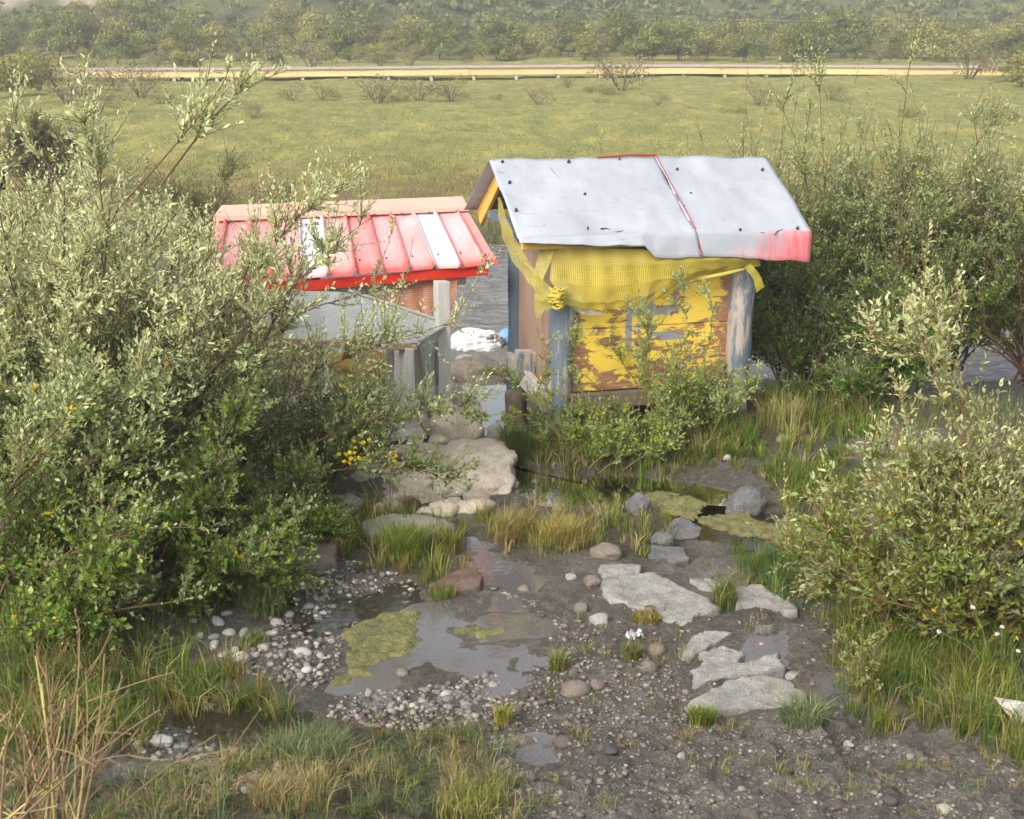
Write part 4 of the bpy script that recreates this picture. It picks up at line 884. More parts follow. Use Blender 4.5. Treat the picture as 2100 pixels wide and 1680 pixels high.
gravel(mudp, 400, .004, .013, [(.16, .13, .1), (.22, .18, .145), (.28, .24, .2)]); gravel([(1180, 1180), (1750, 1150), (1790, 1480), (1400, 1500)], 320, .004, .014, [(.16, .13, .1), (.22, .18, .145), (.26, .22, .18)])
MUDC = [(.12, .098, .078), (.16, .133, .108), (.09, .075, .06), (.2, .17, .14)]
gravel(track, 700, .006, .016, MUDC); gravel(mudp, 250, .006, .018, MUDC)
V, F, C = gb.out(); tag(obj('gravel', V, F, MAT['gravel'], col=C), 'fine grey gravel strewn over the mud and track', 'gravel', kind='stuff')
print('stones', round(time.time() - T0, 1))
# concrete footing under the red hut
def blob(name, parent, u, v, y, rx_, ry_, rz_, seed, mat, sub=4, amp=.3):
    p = PY(u, v, y); V, F = rock_geo(sub, seed, (rx_, ry_, rz_), min(amp, .5), 14); return obj(name, V + p, F, mat, parent)
def gpt0(u, v): return G(np.array([u], float), np.array([v], float))[0]
CF = thing('concrete_footing', (-.4, 8.3, 0), 'broken tan concrete footing spilling down below the pale post', 'concrete')
blob('lump', CF, 965, 955, 8.1, .36, .55, .24, 11, MAT['concrete'], 5, .85); blob('lump', CF, 895, 1000, 7.8, .36, .46, .14, 12, MAT['concrete'], 5, .85); blob('lump', CF, 930, 880, 8.75, .20, .22, .22, 13, MAT['concrete'])
blob('lump', CF, 960, 855, 8.95, .13, .14, .16, 14, MAT['concrete']); blob('lump', CF, 1020, 955, 8.1, .14, .16, .10, 15, MAT['concrete']); blob('lump', CF, 780, 985, 8.0, .24, .3, .12, 16, MAT['concrete'], 4, .7)
rr2 = np.random.default_rng(8)
for i in range(46):
    u, v = rr2.uniform(780, 1055), rr2.uniform(905, 1055); p = gpt0(u, v); k = rr2.uniform(.03, .13); V, F = rock_geo(3, 700 + i, (k, k * .8, k * .55), .3, 9); obj('chunk', V + p + [0, 0, k * .2], F, MAT['concrete'], CF)
for (u, v, wpx, lb) in [(660, 960, 110, 'grey block below the left willow twigs'), (600, 1020, 120, 'grey stone block at the foot of the left frame'), (1015, 900, 40, 'small brown stone behind the concrete footing'), (700, 1050, 110, 'grey block stone half hidden by grass and twigs')]:
    rock('stone_block', lb, u, v, wpx, .10, MAT['slab'], int(u), sink=.4, facets=4, amp=.5)
# algae mats floating in the pools
def matpoly(label, poly, z, th, seed):
    W = px2w(poly, z); lo, hi = W.min(0) - .12, W.max(0) + .12; nx = int((hi[0] - lo[0]) / .009) + 2; ny = int((hi[1] - lo[1]) / .009) + 2
    AX, AY = np.meshgrid(np.linspace(lo[0], hi[0], nx), np.linspace(lo[1], hi[1], ny), indexing='ij'); sdv = polysd(AX, AY, W) + .16 * (fbm(AX * 8, AY * 8, 5, seed) - .47)
    zz = z + np.clip(-sdv * .5, -.03, .012) + th * .9 * (fbm(AX * 16, AY * 16, 4, seed + 2) - .45) + .008 * (vnoise(AX * 70, AY * 70, seed) - .5)
    F = grid_faces(nx, ny); keep = (zz.ravel()[F] > z - .012).all(1); F = F[keep]; used = np.unique(F); mp = np.zeros(nx * ny, int); mp[used] = np.arange(len(used))
    V = np.stack([AX, AY, zz], -1).reshape(-1, 3)[used]; tag(obj('algae_mat', V, mp[F], MAT['algae'], origin=(*W.mean(0), z)), label, 'algae')
matpoly('wide yellow green algae mat with dead twigs in the grey puddle', [(705, 1310), (740, 1280), (790, 1258), (845, 1255), (862, 1285), (850, 1320), (815, 1345), (760, 1365), (720, 1355)], -.008, .04, 1)
matpoly('narrow algae strip trailing below the wide mat', [(680, 1375), (710, 1345), (760, 1360), (750, 1385), (690, 1410)], -.012, .025, 2)
matpoly('yellow algae crust beside the angular boulder', [(1290, 1025), (1330, 1010), (1400, 1010), (1440, 1035), (1420, 1060), (1350, 1050), (1300, 1040)], -.04, .06, 3)
matpoly('green algae sheet spreading beneath the willow by the brook', [(1540, 1075), (1620, 1065), (1700, 1085), (1760, 1110), (1740, 1140), (1680, 1140), (1600, 1110), (1545, 1098)], -.045, .05, 4)
matpoly('pale algae patch between the two dark boulders', [(1440, 1060), (1500, 1055), (1560, 1070), (1530, 1095), (1460, 1085)], -.045, .05, 5)
matpoly('thin brown algae film on the far puddle edge', [(930, 1290), (980, 1282), (1030, 1295), (1000, 1312), (950, 1306)], -.01, .02, 6)
matpoly('green algae strip beyond the dark boulder', [(1590, 1030), (1680, 1025), (1740, 1045), (1700, 1065), (1610, 1055)], -.04, .04, 7)
print('algae', round(time.time() - T0, 1))
# ------------------------------------------------------------------ vegetation generators
def unit(a): return a / (np.linalg.norm(a, axis=-1, keepdims=True) + 1e-9)
def grow(rg, par, m, t0, t1, L, ang, up=0.2, curl=.2, droop=.0, P=6):
    n, Q, _ = par.shape; idx = rg.integers(n, size=m); t = rg.uniform(t0, t1, m) * (Q - 1); i = np.minimum(t.astype(int), Q - 2); f = (t - i)[:, None]
    a = par[idx, i]; b = par[idx, i + 1]; pt = a * (1 - f) + b * f; tan = unit(b - a)
    r = rg.normal(size=(m, 3)); r = unit(r - (r * tan).sum(1, keepdims=True) * tan)
    an = np.radians(rg.normal(ang, ang * .25, m))[:, None]
    d = unit(tan * np.cos(an) + r * np.sin(an) + np.array([0, 0, 1.]) * up)
    Ls = (np.asarray(L(t / (Q - 1), rg) if callable(L) else rg.uniform(L[0], L[1], m)))[:, None, None]
    s = np.linspace(0, 1, P)[None, :, None]; bend = rg.normal(size=(m, 3)) * curl + [0, 0, up * .6 - droop]
    return pt[:, None, :] + Ls * (d[:, None, :] * s + bend[:, None, :] * s * s * .5)
def leaves(rg, S, per, ll, lw, ang=42, t0=.12, fold=.25, fine=False):
    n, P, _ = S.shape; m = n * per
    t = np.clip(t0 + (1 - t0) * (np.arange(per)[None, :] + rg.uniform(-.3, .3, (n, per))) / (per - .6), 0, 1).ravel() * (P - 1)
    idx = np.repeat(np.arange(n), per); i = np.minimum(t.astype(int), P - 2); f = (t - i)[:, None]
    a = S[idx, i]; b = S[idx, i + 1]; pt = a * (1 - f) + b * f; tan = unit(b - a)
    ref = np.where(np.abs(tan[:, 2:3]) > .9, np.array([1., 0, 0]), np.array([0, 0, 1.])); e1 = unit(np.cross(tan, ref)); e2 = np.cross(tan, e1)
    ph = (np.tile(np.arange(per), n) * 2.4 + np.repeat(rg.uniform(0, 6.3, n), per) + rg.normal(0, .4, m))[:, None]
    rad = e1 * np.cos(ph) + e2 * np.sin(ph)
    an = np.radians(rg.normal(ang, 14, m))[:, None]; end = (t / (P - 1) > .93)[:, None]; an = np.where(end, an * .35, an)
    d = unit(tan * np.cos(an) + rad * np.sin(an) + np.array([0, 0, .18])); nr = unit(np.cross(d, np.cross(tan * np.sin(an) - rad * np.cos(an), d)) * 1 + rg.normal(0, .35, (m, 3)))
    nr = unit(nr - (nr * d).sum(1, keepdims=True) * d); sd_ = np.cross(d, nr)
    tt = t / (P - 1); k = (rg.uniform(.45, 1.2, m) * np.where(tt > .85, .72, 1) * ll)[:, None]; wdt = (rg.uniform(.8, 1.2, m) * lw)[:, None] * k / ll
    up_ = nr * wdt * fold; bend = -nr * k * rg.uniform(-.12, .34, (m, 1))
    v0 = pt; v3 = pt + d * k + bend
    if not fine:
        w2 = wdt * 1.3; V = np.stack([v0, pt + d * k * .48 + sd_ * w2 + up_ + bend * .3, v3, pt + d * k * .48 - sd_ * w2 + up_ + bend * .3], 1).reshape(-1, 3); return V, np.arange(m * 4).reshape(-1, 4), pt, tt
    v1 = pt + d * k * .30 + sd_ * wdt + up_ + bend * .12; v2 = pt + d * k * .68 + sd_ * wdt * .82 + up_ + bend * .5
    v5 = pt + d * k * .30 - sd_ * wdt + up_ + bend * .12; v4 = pt + d * k * .68 - sd_ * wdt * .82 + up_ + bend * .5
    V = np.stack([v0, v1, v2, v3, v4, v5], 1).reshape(-1, 3); base = np.arange(m) * 6
    F = np.concatenate([np.stack([base, base + 1, base + 2, base + 3], -1), np.stack([base + 3, base + 4, base + 5, base], -1)])
    return V, F, pt, tt
def leafcols(rg, pt, tt, spec, z0, z1, n=6):
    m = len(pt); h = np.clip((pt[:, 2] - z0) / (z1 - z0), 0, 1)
    pal = np.clip(spec['pale'][0] + (spec['pale'][1] - spec['pale'][0]) * h + rg.normal(0, .22, m) + .25 * (tt > .8), 0, 1)[:, None]  # paler with height: silvery young leaves, plus sun glancing on upper leaves put into colour
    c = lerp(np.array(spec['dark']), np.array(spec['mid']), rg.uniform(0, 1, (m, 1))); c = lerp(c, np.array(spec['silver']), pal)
    c = c * rg.uniform(.75, 1.25, (m, 1)); yl = rg.random(m) < spec.get('yellow', .012)
    c[yl] = np.array([.72, .50, .03]) * rg.uniform(.7, 1.1, (yl.sum(), 1))
    return np.repeat(c, n, axis=0)
WILLOW = dict(dark=(.085, .155, .016), mid=(.19, .28, .035), silver=(.66, .69, .37), pale=(-.12, .95), yellow=.010)
WILLOW_R = dict(dark=(.07, .12, .016), mid=(.155, .24, .035), silver=(.48, .53, .25), pale=(-.15, .75), yellow=.006)
GREENSH = dict(dark=(.08, .165, .012), mid=(.20, .31, .035), silver=(.42, .46, .20), pale=(-.1, .25), yellow=.022)
OLIVE = dict(dark=(.075, .115, .015), mid=(.17, .205, .03), silver=(.36, .37, .22), pale=(.05, .6), yellow=.035)
def shrub(name, label, base, nst, L, el, az, spec, seed, ll=.040, lw=.0070, b1=8, b2=8, per=13, rb=.15, z01=(.3, 2.2), group=None, extra=None, up=.22, droop=.25, twL=(.10, .30), cat='shrub', stemr=.011, barkc=(.17, .075, .035), ang2=42, bx=5, shoots=0, shL=(.3, .6), fine=False, bl=.22):
    rg = np.random.default_rng(seed); base = np.asarray(base, float)
    T = thing(name, base, label, cat, group)
    a = np.radians(rg.uniform(az[0], az[1], nst)); e = np.radians(rg.uniform(el[0], el[1], nst)); Ls = rg.uniform(L[0], L[1], nst)
    d = np.stack([np.sin(a) * np.cos(e), np.cos(a) * np.cos(e), np.sin(e)], -1)
    s = np.linspace(0, 1, 10)[None, :, None]; st = base + np.concatenate([rg.uniform(-rb, rb, (nst, 2)), np.zeros((nst, 1)) - .05], 1)
    hor = d * [1, 1, 0]
    S0 = st[:, None] + Ls[:, None, None] * (d[:, None] * s + (hor * .25 - [0, 0, droop] + rg.normal(0, .10, (nst, 3)))[:, None] * s * s * .6)
    if extra is not None: S0 = np.concatenate([S0, np.array([resample(smooth_line(x), 10) for x in extra])])
    n0 = len(S0); nm_ = nst
    S1 = grow(rg, S0[:nm_], nm_ * b1, .18, 1.0, lambda t, r: (np.mean(L) * .33) * (1.1 - .75 * t) * r.uniform(.5, 1.2, len(t)), 38, up, .25, 0, 7)
    if extra is not None: S1 = np.concatenate([S1, grow(rg, S0[nm_:], len(extra) * bx, .2, 1.0, lambda t, r: (np.mean(L) * bl) * (1.1 - .8 * t) * r.uniform(.5, 1.2, len(t)), 34, up, .2, 0, 7)])
    S2 = grow(rg, S1, len(S1) * b2, .1, 1.0, twL, ang2, up * .8, .25, 0, 5)
    if shoots:
        Sh = grow(rg, S1, shoots, .3, 1.0, shL, 16, .9, .12, 0, 7); S2x = grow(rg, Sh, shoots * 2, .1, .8, (.08, .16), 30, .5, .2, 0, 5)
    S2b = np.concatenate([grow(rg, S0[:nm_], nm_ * b2, .45, 1.0, twL, 40, up, .25, 0, 5)] + ([grow(rg, S0[nm_:], (n0 - nm_) * 6, .35, .97, (.05, .13), 38, .1, .2, 0, 5)] if n0 > nm_ else []))
    S2 = np.concatenate([S2, S2b])
    if shoots: S2 = np.concatenate([S2, S2x])
    bk = Bag(); ex = S0[nm_:]
    if shoots: V, F = tubes(Sh, stemr * .26, stemr * .1, 4); bk.add(V, F, np.array(barkc))
    if len(ex): V, F = tubes(ex, stemr * .5, stemr * .16, 5); bk.add(V, F, np.array(barkc))
    for Sx, r0, r1, K, kc in ((S0[:nm_], stemr, stemr * .3, 6, .45), (S1[:, ::2], stemr * .45, stemr * .17, 3, .8), (S2[:, ::2], stemr * .2, stemr * .1, 3, 1.0)):
        V, F = tubes(Sx, r0, r1, K); bk.add(V, F, np.array(barkc) * kc)
    V, F, C = bk.out(); obj('stem', V, F, MAT['bark'], T, col=C)
    lb_ = Bag()
    V, F, pt, tt = leaves(rg, S2, per, ll, lw, fine=fine); lb_.add(V, F, leafcols(rg, pt, tt, spec, *z01, n=6 if fine else 4))
    V, F, pt, tt = leaves(rg, S1, per, ll, lw, t0=.3); lb_.add(V, F, leafcols(rg, pt, tt, spec, *z01, n=4))
    V, F, pt, tt = leaves(rg, S0, per + 4, ll, lw, t0=.55); lb_.add(V, F, leafcols(rg, pt, tt, spec, *z01, n=4))
    if shoots: V, F, pt, tt = leaves(rg, Sh, 22, ll * .9, lw * .9, t0=.1); lb_.add(V, F, leafcols(rg, pt, tt, spec, *z01, n=4))
    V, F, C = lb_.out(); obj('foliage', V, F, MAT['willow'], T, col=C, smooth=False)
    return T
# ------------------------------------------------------------------ willows
def shrub_copy(src, name, label, base, rz, sc_=1.0):
    T = src.copy(); COL.objects.link(T); T.name = name; T.location = tuple(base); T.rotation_euler = (0, 0, rz); T.scale = (sc_,) * 3; tag(T, label, src['category'])
    for ch in list(src.children): c = ch.copy(); COL.objects.link(c); c.parent = T
    return T
def gpt(u, v): return G(np.array([u], float), np.array([v], float))[0]
hero = [L3([(250, 420, 6.0), (350, 310, 5.95), (440, 200, 5.9), (462, 165, 5.85), (474, 125, 5.8)]),
        L3([(330, 380, 6.0), (420, 260, 6.0), (480, 195, 6.1), (535, 165, 6.1), (592, 142, 6.1)]),
        L3([(140, 420, 6.2), (90, 320, 6.2), (40, 270, 6.2), (15, 235, 6.2)]), L3([(210, 430, 6.3), (200, 350, 6.3), (182, 290, 6.3), (172, 245, 6.3)])]
shrub('willow_shrub', 'tall silvery willow with long red twig rising highest at the left', gpt(120, 1120), 38, (1.45, 2.1), (48, 82), (-90, 90), WILLOW, 1, droop=.1, extra=hero, z01=(.5, 1.5), fine=True, shoots=40, shL=(.12, .28), bx=2, bl=.09)
shrub('willow_shrub', 'silvery willow between the tall willow and the red roof', PY(330, 900, 6.9) * [1, 1, 0] + [0, 0, .1], 26, (1.15, 1.75), (52, 84), (-90, 70), WILLOW, 8, droop=.1, z01=(.5, 1.5), shoots=50)
rt = [L3([(520, 900, 7.0), (640, 760, 7.2), (800, 700, 7.4), (930, 660, 7.5)]), L3([(560, 950, 7.0), (700, 880, 7.2), (850, 840, 7.4), (985, 830, 7.5)]),
      L3([(480, 900, 7.0), (560, 640, 7.2), (660, 520, 7.4), (770, 440, 7.5)]), L3([(540, 980, 6.9), (720, 960, 7.0), (880, 960, 7.1), (960, 1010, 7.1)]), L3([(500, 800, 7.0), (600, 640, 7.3), (720, 610, 7.5), (840, 570, 7.6)]),
      L3([(480, 760, 6.8), (520, 560, 7.0), (600, 450, 7.1), (690, 390, 7.2)])]
shrub('willow_shrub', 'silvery willow reaching its twigs over the red roof and grey net', gpt(400, 1050), 22, (.7, 1.2), (35, 74), (-100, 90), WILLOW, 2, extra=rt, z01=(.3, 1.05), b2=6, bx=11, shoots=30)
shrub('willow_shrub', 'willow filling the left edge below the tall willow', gpt(-60, 1210), 24, (1.0, 1.6), (25, 75), (-30, 130), WILLOW, 3, z01=(.6, 1.7))
shrub('willow_shrub', 'darker willow at the left edge behind the tall willow', PY(60, 960, 7.6) * [1, 1, 0] + [0, 0, .1], 28, (1.4, 1.95), (45, 82), (-90, 80), WILLOW, 4, droop=.1, shoots=25, shL=(.2, .4), z01=(.5, 1.8), b1=7)
shrub('leafy_shrub', 'low green leafy shrub with yellow leaves at the willow foot', gpt(280, 1190), 26, (.6, 1.0), (20, 72), (-100, 120), GREENSH, 5, ll=.034, lw=.0085, b2=9, z01=(.2, 1.2), twL=(.08, .2))
shrub('leafy_shrub', 'low green shrub with yellow leaves above the cobbles', gpt(520, 1120), 18, (.3, .6), (20, 72), (-110, 110), GREENSH, 6, ll=.032, lw=.008, z01=(.2, 1.0), twL=(.06, .15), b1=7, b2=7)
shrub('leafy_shrub', 'green leafy shrub at the left edge below the willow', gpt(40, 1270), 20, (.45, .8), (20, 75), (-60, 120), GREENSH, 7, ll=.034, lw=.0085, b2=9, z01=(.2, 1.2), twL=(.08, .2))
shrub('willow_shrub', 'loose willow twigs screening the open front below the grey net', PY(640, 1000, 7.5) * [1, 1, 0] + [0, 0, .05], 18, (.55, .95), (35, 75), (-80, 90), WILLOW, 9, z01=(.15, .95), b1=7, b2=6, per=11, stemr=.008, shoots=20, shL=(.15, .35))
# behind and right of the yellow hut
sh = [L3([(1690, 700, 10.2), (1660, 380, 10.1), (1620, 250, 10.0), (1575, 165, 10.0)]), L3([(1800, 700, 10.4), (1840, 350, 10.4), (1855, 220, 10.4), (1868, 105, 10.4)]), L3([(1700, 700, 10.3), (1690, 350, 10.3), (1682, 220, 10.3), (1680, 125, 10.3)]), L3([(1900, 700, 10.4), (1960, 380, 10.4), (2020, 260, 10.4), (2090, 190, 10.4)]),
      L3([(1640, 720, 10.0), (1590, 480, 9.9), (1550, 320, 9.9), (1530, 230, 9.9)])]
shrub('willow_shrub', 'large grey green willow standing behind the white roof', PY(1690, 800, 10.3) * [1, 1, 0] + [0, 0, -.05], 46, (1.45, 2.15), (45, 86), (-120, 110), WILLOW_R, 11, extra=sh, z01=(.6, 2.0), b1=10, b2=8, shoots=170, shL=(.35, .85), bx=4)
W12 = shrub('willow_shrub', 'large willow behind the right hand thicket', PY(1930, 800, 10.8) * [1, 1, 0] + [0, 0, -.05], 40, (1.4, 2.1), (35, 82), (-110, 110), WILLOW_R, 12, z01=(.6, 2.0), b1=10, b2=8, shoots=150, shL=(.35, .75))
shrub_copy(W12, 'willow_shrub', 'willow at the right edge behind the near willow', PY(2120, 780, 10.3) * [1, 1, 0] + [0, 0, -.02], 2.1, .95)
D14 = shrub('leafy_shrub', 'dark green low shrub beside the blue post of the yellow hut', PY(1640, 830, 9.6) * [1, 1, 0] + [0, 0, .05], 22, (.6, 1.05), (25, 80), (-110, 110), dict(GREENSH, yellow=.004, dark=(.045, .105, .01), mid=(.11, .20, .025)), 14, ll=.042, z01=(.2, 1.4), twL=(.08, .2))
shrub_copy(D14, 'leafy_shrub', 'dark green low shrub between the two big willows', PY(1830, 850, 9.4) * [1, 1, 0] + [0, 0, .05], 1.9)
# near right
nr_ = [L3([(2030, 1150, 5.7), (1960, 850, 5.6), (1900, 720, 5.5), (1868, 640, 5.5)]), L3([(2040, 1100, 5.7), (1990, 850, 5.7), (1950, 720, 5.7), (1925, 650, 5.7)]), L3([(2000, 1150, 5.6), (1900, 980, 5.5), (1800, 930, 5.4), (1735, 940, 5.4)]), L3([(2000, 1200, 5.6), (1880, 1060, 5.4), (1790, 1040, 5.3), (1735, 1030, 5.3)]), L3([(2060, 1000, 5.8), (1930, 760, 5.8), (1850, 700, 5.8), (1780, 690, 5.8)])]
shrub('willow_shrub', 'near willow with orange twigs hanging into frame at the right', gpt(2065, 1285), 44, (.55, 1.05), (14, 84), (-110, 95), dict(WILLOW, pale=(-.1, .6), yellow=.016, dark=(.085, .14, .012), mid=(.20, .27, .035)), 21, extra=nr_, z01=(.4, 1.3), barkc=(.36, .16, .03), ll=.036, lw=.0072, b2=9, b1=9, fine=True, shoots=60, shL=(.15, .4))
L22 = shrub('leafy_shrub', 'low leafy shrub at the foot of the near right willow', gpt(2040, 1265), 18, (.35, .7), (15, 70), (-130, 100), OLIVE, 22, ll=.04, z01=(.2, 1.0), twL=(.07, .16))
shrub_copy(L22, 'leafy_shrub', 'leafy shrub at the right edge inside the near willow', gpt(2130, 1250), 2.4, 1.2)
shrub_copy(L22, 'leafy_shrub', 'low leafy sprouts hanging over the mud by the white stone', gpt(1950, 1240), 4.2, .65)
# in front of the yellow hut
fh = [L3([(1330, 900, 8.3), (1400, 780, 8.35), (1410, 660, 8.4), (1400, 575, 8.45)]), L3([(1300, 900, 8.3), (1320, 780, 8.3), (1340, 700, 8.35), (1285, 600, 8.4)]), L3([(1360, 900, 8.3), (1440, 760, 8.35), (1470, 640, 8.45), (1440, 580, 8.5)]), L3([(1250, 900, 8.2), (1190, 800, 8.2), (1170, 720, 8.25), (1185, 660, 8.3)])]
OLIVEF = dict(OLIVE, dark=(.14, .22, .015), mid=(.30, .38, .04), yellow=.02, pale=(.05, .45))
shrub('willow_shrub', 'sparse young willow growing up before the yellow panel', gpt(1370, 915), 12, (.45, .85), (50, 86), (-60, 90), OLIVEF, 31, extra=fh, z01=(.2, 1.0), bx=6, bl=.3, b1=4, b2=4, per=9, ll=.036, stemr=.006, twL=(.08, .18), rb=.22, barkc=(.22, .17, .03))
yl_ = [L3([(1150, 900, 8.2), (1110, 830, 8.15), (1050, 780, 8.1), (995, 750, 8.1)]), L3([(1150, 900, 8.2), (1110, 850, 8.2), (1030, 850, 8.2), (985, 852, 8.2)]), L3([(1160, 900, 8.2), (1125, 800, 8.2), (1120, 740, 8.2), (1115, 690, 8.2)])]
shrub('willow_shrub', 'small willow with yellow twigs at the left foot of the yellow hut', gpt(1160, 930), 10, (.25, .5), (25, 80), (-100, 90), OLIVEF, 32, extra=yl_, z01=(.2, .9), b1=4, b2=4, per=10, ll=.036, stemr=.006, twL=(.07, .16), rb=.2, barkc=(.34, .25, .03))
shrub('willow_shrub', 'bushy young willow before the blue front post', gpt(1470, 905), 10, (.35, .7), (45, 86), (-100, 60), OLIVEF, 33, z01=(.2, .9), b1=5, b2=5, per=10, ll=.036, stemr=.006, twL=(.07, .16), rb=.2, barkc=(.22, .17, .03))
shrub('willow_shrub', 'low willow sprouts below the middle of the yellow panel', gpt(1270, 935), 12, (.25, .5), (25, 80), (-100, 100), OLIVEF, 34, z01=(.2, .9), b1=6, b2=5, per=10, ll=.034, stemr=.006, twL=(.07, .15), rb=.22, barkc=(.28, .21, .03))
# thin dark shrub on the far bank and brown ones by the river
shrub('thorn_shrub', 'thin dark green shrub standing on the far bank behind the left willow', PY(380, 400, 16.0) * [1, 1, 0] + [0, 0, -.5], 20, (.9, 1.8), (50, 85), (-100, 100), dict(dark=(.05, .085, .02), mid=(.11, .14, .035), silver=(.18, .2, .08), pale=(.0, .2), yellow=0), 41, ll=.05, b1=9, b2=6, per=9, twL=(.15, .4), z01=(0, 2))
shrub('thorn_shrub', 'olive brown shrub on the far bank at the left edge', PY(60, 330, 24.0) * [1, 1, 0] + [0, 0, -.4], 22, (.9, 1.6), (40, 85), (-100, 100), dict(dark=(.09, .09, .03), mid=(.19, .175, .06), silver=(.2, .18, .1), pale=(.0, .2), yellow=0), 42, ll=.08, lw=.016, b1=8, b2=6, per=9, twL=(.2, .4), z01=(0, 2))
print('willows', round(time.time() - T0, 1))
# ------------------------------------------------------------------ grass
def blades(rg, P_, hts, wd, lean, cols, ang=None):
    n = len(P_); a = rg.uniform(0, 2 * math.pi, n) if ang is None else ang; h = hts; ln = rg.uniform(.2, 1.0, n) * lean * h
    d = np.stack([np.cos(a), np.sin(a), np.zeros(n)], -1); s = np.stack([-np.sin(a + rg.normal(0, .6, n)), np.cos(a + rg.normal(0, .6, n)), np.zeros(n)], -1) * (wd * rg.uniform(.6, 1.2, n))[:, None]
    z = np.array([0, 0, 1.]); m1 = P_ + d * (ln * .22)[:, None] + z * (h * .55)[:, None]; tp = P_ + d * ln[:, None] + z * (h * (1 - .25 * ln / np.maximum(h, 1e-6)))[:, None]
    V = np.stack([P_ - s - z * .01, P_ + s - z * .01, m1 + s * .8, m1 - s * .8, tp], 1).reshape(-1, 3); b = np.arange(n) * 5
    return V, [np.stack([b, b + 1, b + 2, b + 3], -1), np.stack([b + 3, b + 2, b + 4], -1)], np.repeat(cols, 5, 0)
def pick(rg, n, pal): 
    pal = np.array([p for p, w_ in pal]), np.array([w_ for p, w_ in pal]); i = rg.choice(len(pal[0]), n, p=pal[1] / pal[1].sum()); return pal[0][i] * rg.uniform(.7, 1.3, (n, 1))
GREEN, BLUEG, STRAW, RUST, LIME = (.085, .145, .02), (.13, .18, .085), (.36, .29, .13), (.24, .13, .04), (.20, .22, .04)
gbag = Bag(); rg = np.random.default_rng(77)
def clumps(rg, c, n, h, wd, lean, pal, bag, spread=.022):
    m = len(c); ch = rg.uniform(.35, 1.25, m) ** 1.2; cc = pick(rg, m, pal); idx = rg.integers(m, size=n)
    a = rg.uniform(0, 6.283, n); r = np.abs(rg.normal(0, spread, n)) * ch[idx] * 1.2; xy = c[idx] + np.stack([r * np.cos(a), r * np.sin(a)], -1); P_ = np.c_[xy, hz(xy[:, 0], xy[:, 1])]
    alt = rg.random(n) < .3; cols = np.where(alt[:, None], pick(rg, n, pal), cc[idx] * rg.uniform(.75, 1.3, (n, 1)))
    bag.add(*blades(rg, P_, rg.uniform(h[0], h[1], n) * ch[idx], wd, lean, cols, a + rg.normal(0, .5, n)))
def zone_grass(key, n, h, wd, lean, pal, clump=.5, per=26):
    P2 = ZW[key]; lo, hi = P2.min(0) - .15, P2.max(0) + .15; m = max(8, n // per); c = rg.uniform(lo, hi, (m * 8, 2))
    dn = sstep(.15, -.12, polysd(c[:, 0], c[:, 1], P2)) * lerp(1, sstep(.36, .56, fbm(c[:, 0] * 3.5, c[:, 1] * 3.5, 3, 123)), clump)
    c = c[rg.random(len(c)) < dn]; wetp = np.full(len(c), 9.)
    for pw, lev, dep in POOLW[:2] + POOLW[6:8]: wetp = np.minimum(wetp, polysd(c[:, 0], c[:, 1], pw))
    c = c[wetp > .03][:m]; clumps(rg, c, n, h, wd, lean, pal, gbag)
zone_grass('left', 13000, (.06, .20), .0020, 1.1, [(GREEN, 5), (LIME, 2), (STRAW, 1.5), (RUST, .4)])
zone_grass('front', 9500, (.03, .12), .0013, 1.4, [(BLUEG, 4), (STRAW, 4), (GREEN, 1.5), (RUST, .8), (LIME, 1)], .75)
zone_grass('mudsparse', 3200, (.02, .08), .0014, 1.3, [(BLUEG, 2), (STRAW, 3), (LIME, 3), (RUST, 1)], .9, 16)
zone_grass('right', 13000, (.05, .19), .0018, 1.1, [(GREEN, 5), (LIME, 3), (STRAW, 1.2), (RUST, .4)], .35)
zone_grass('hut', 11000, (.05, .18), .0022, 1.0, [((.06, .11, .015), 4), (LIME, 3), (STRAW, 2.5), (RUST, .5)], .3)
ZW['fringe'] = G(np.array([1080., 1300, 1520, 1530, 1300, 1080]), np.array([930., 928, 912, 940, 962, 968]))[:, :2]
zone_grass('hut', 7000, (.08, .22), .0022, .9, [((.10, .19, .015), 5), ((.17, .25, .03), 3), (LIME, 2)], .1)
zone_grass('fringe', 4500, (.04, .13), .002, 1.2, [((.07, .12, .015), 4), (LIME, 3), (STRAW, 2), (RUST, .6)], .2)
zone_grass('rightmid', 4500, (.06, .16), .0022, 1.0, [(GREEN, 5), (LIME, 2), (STRAW, 1)], .3)
zone_grass('rightlow', 3500, (.06, .16), .002, 1.0, [(GREEN, 5), (BLUEG, 2), (LIME, 1.5)], .3)
zone_grass('mid', 4000, (.05, .17), .0022, .8, [(GREEN, 3), (LIME, 3), (RUST, 1), (STRAW, 1.5)], .4)
zone_grass('tuftbank', 2600, (.05, .15), .002, .9, [(STRAW, 4), (LIME, 2), (RUST, 1)], .4)
zone_grass('stream', 1200, (.05, .16), .002, .8, [(LIME, 3), (STRAW, 2), (GREEN, 1)], .8)
# under the willows
for (x0, x1, y0, y1, n) in ((-4.2, -1.4, 5.0, 8.8, 9000), (1.9, 6.0, 8.4, 10.0, 5000), (2.0, 4.0, 5.0, 7.5, 3000)):
    c = np.stack([rg.uniform(x0, x1, n), rg.uniform(y0, y1, n)], -1); c = np.c_[c, hz(c[:, 0], c[:, 1])]
    gbag.add(*blades(rg, c, rg.uniform(.05, .18, n), .0024, .9, pick(rg, n, [(GREEN, 5), (LIME, 1.5), (STRAW, 1)])))
V, F, C = gbag.out(); tag(obj('grass', V, F, MAT['grass'], col=C, smooth=False), 'short mixed grass growing along the banks and under the willows', 'grass', kind='stuff')
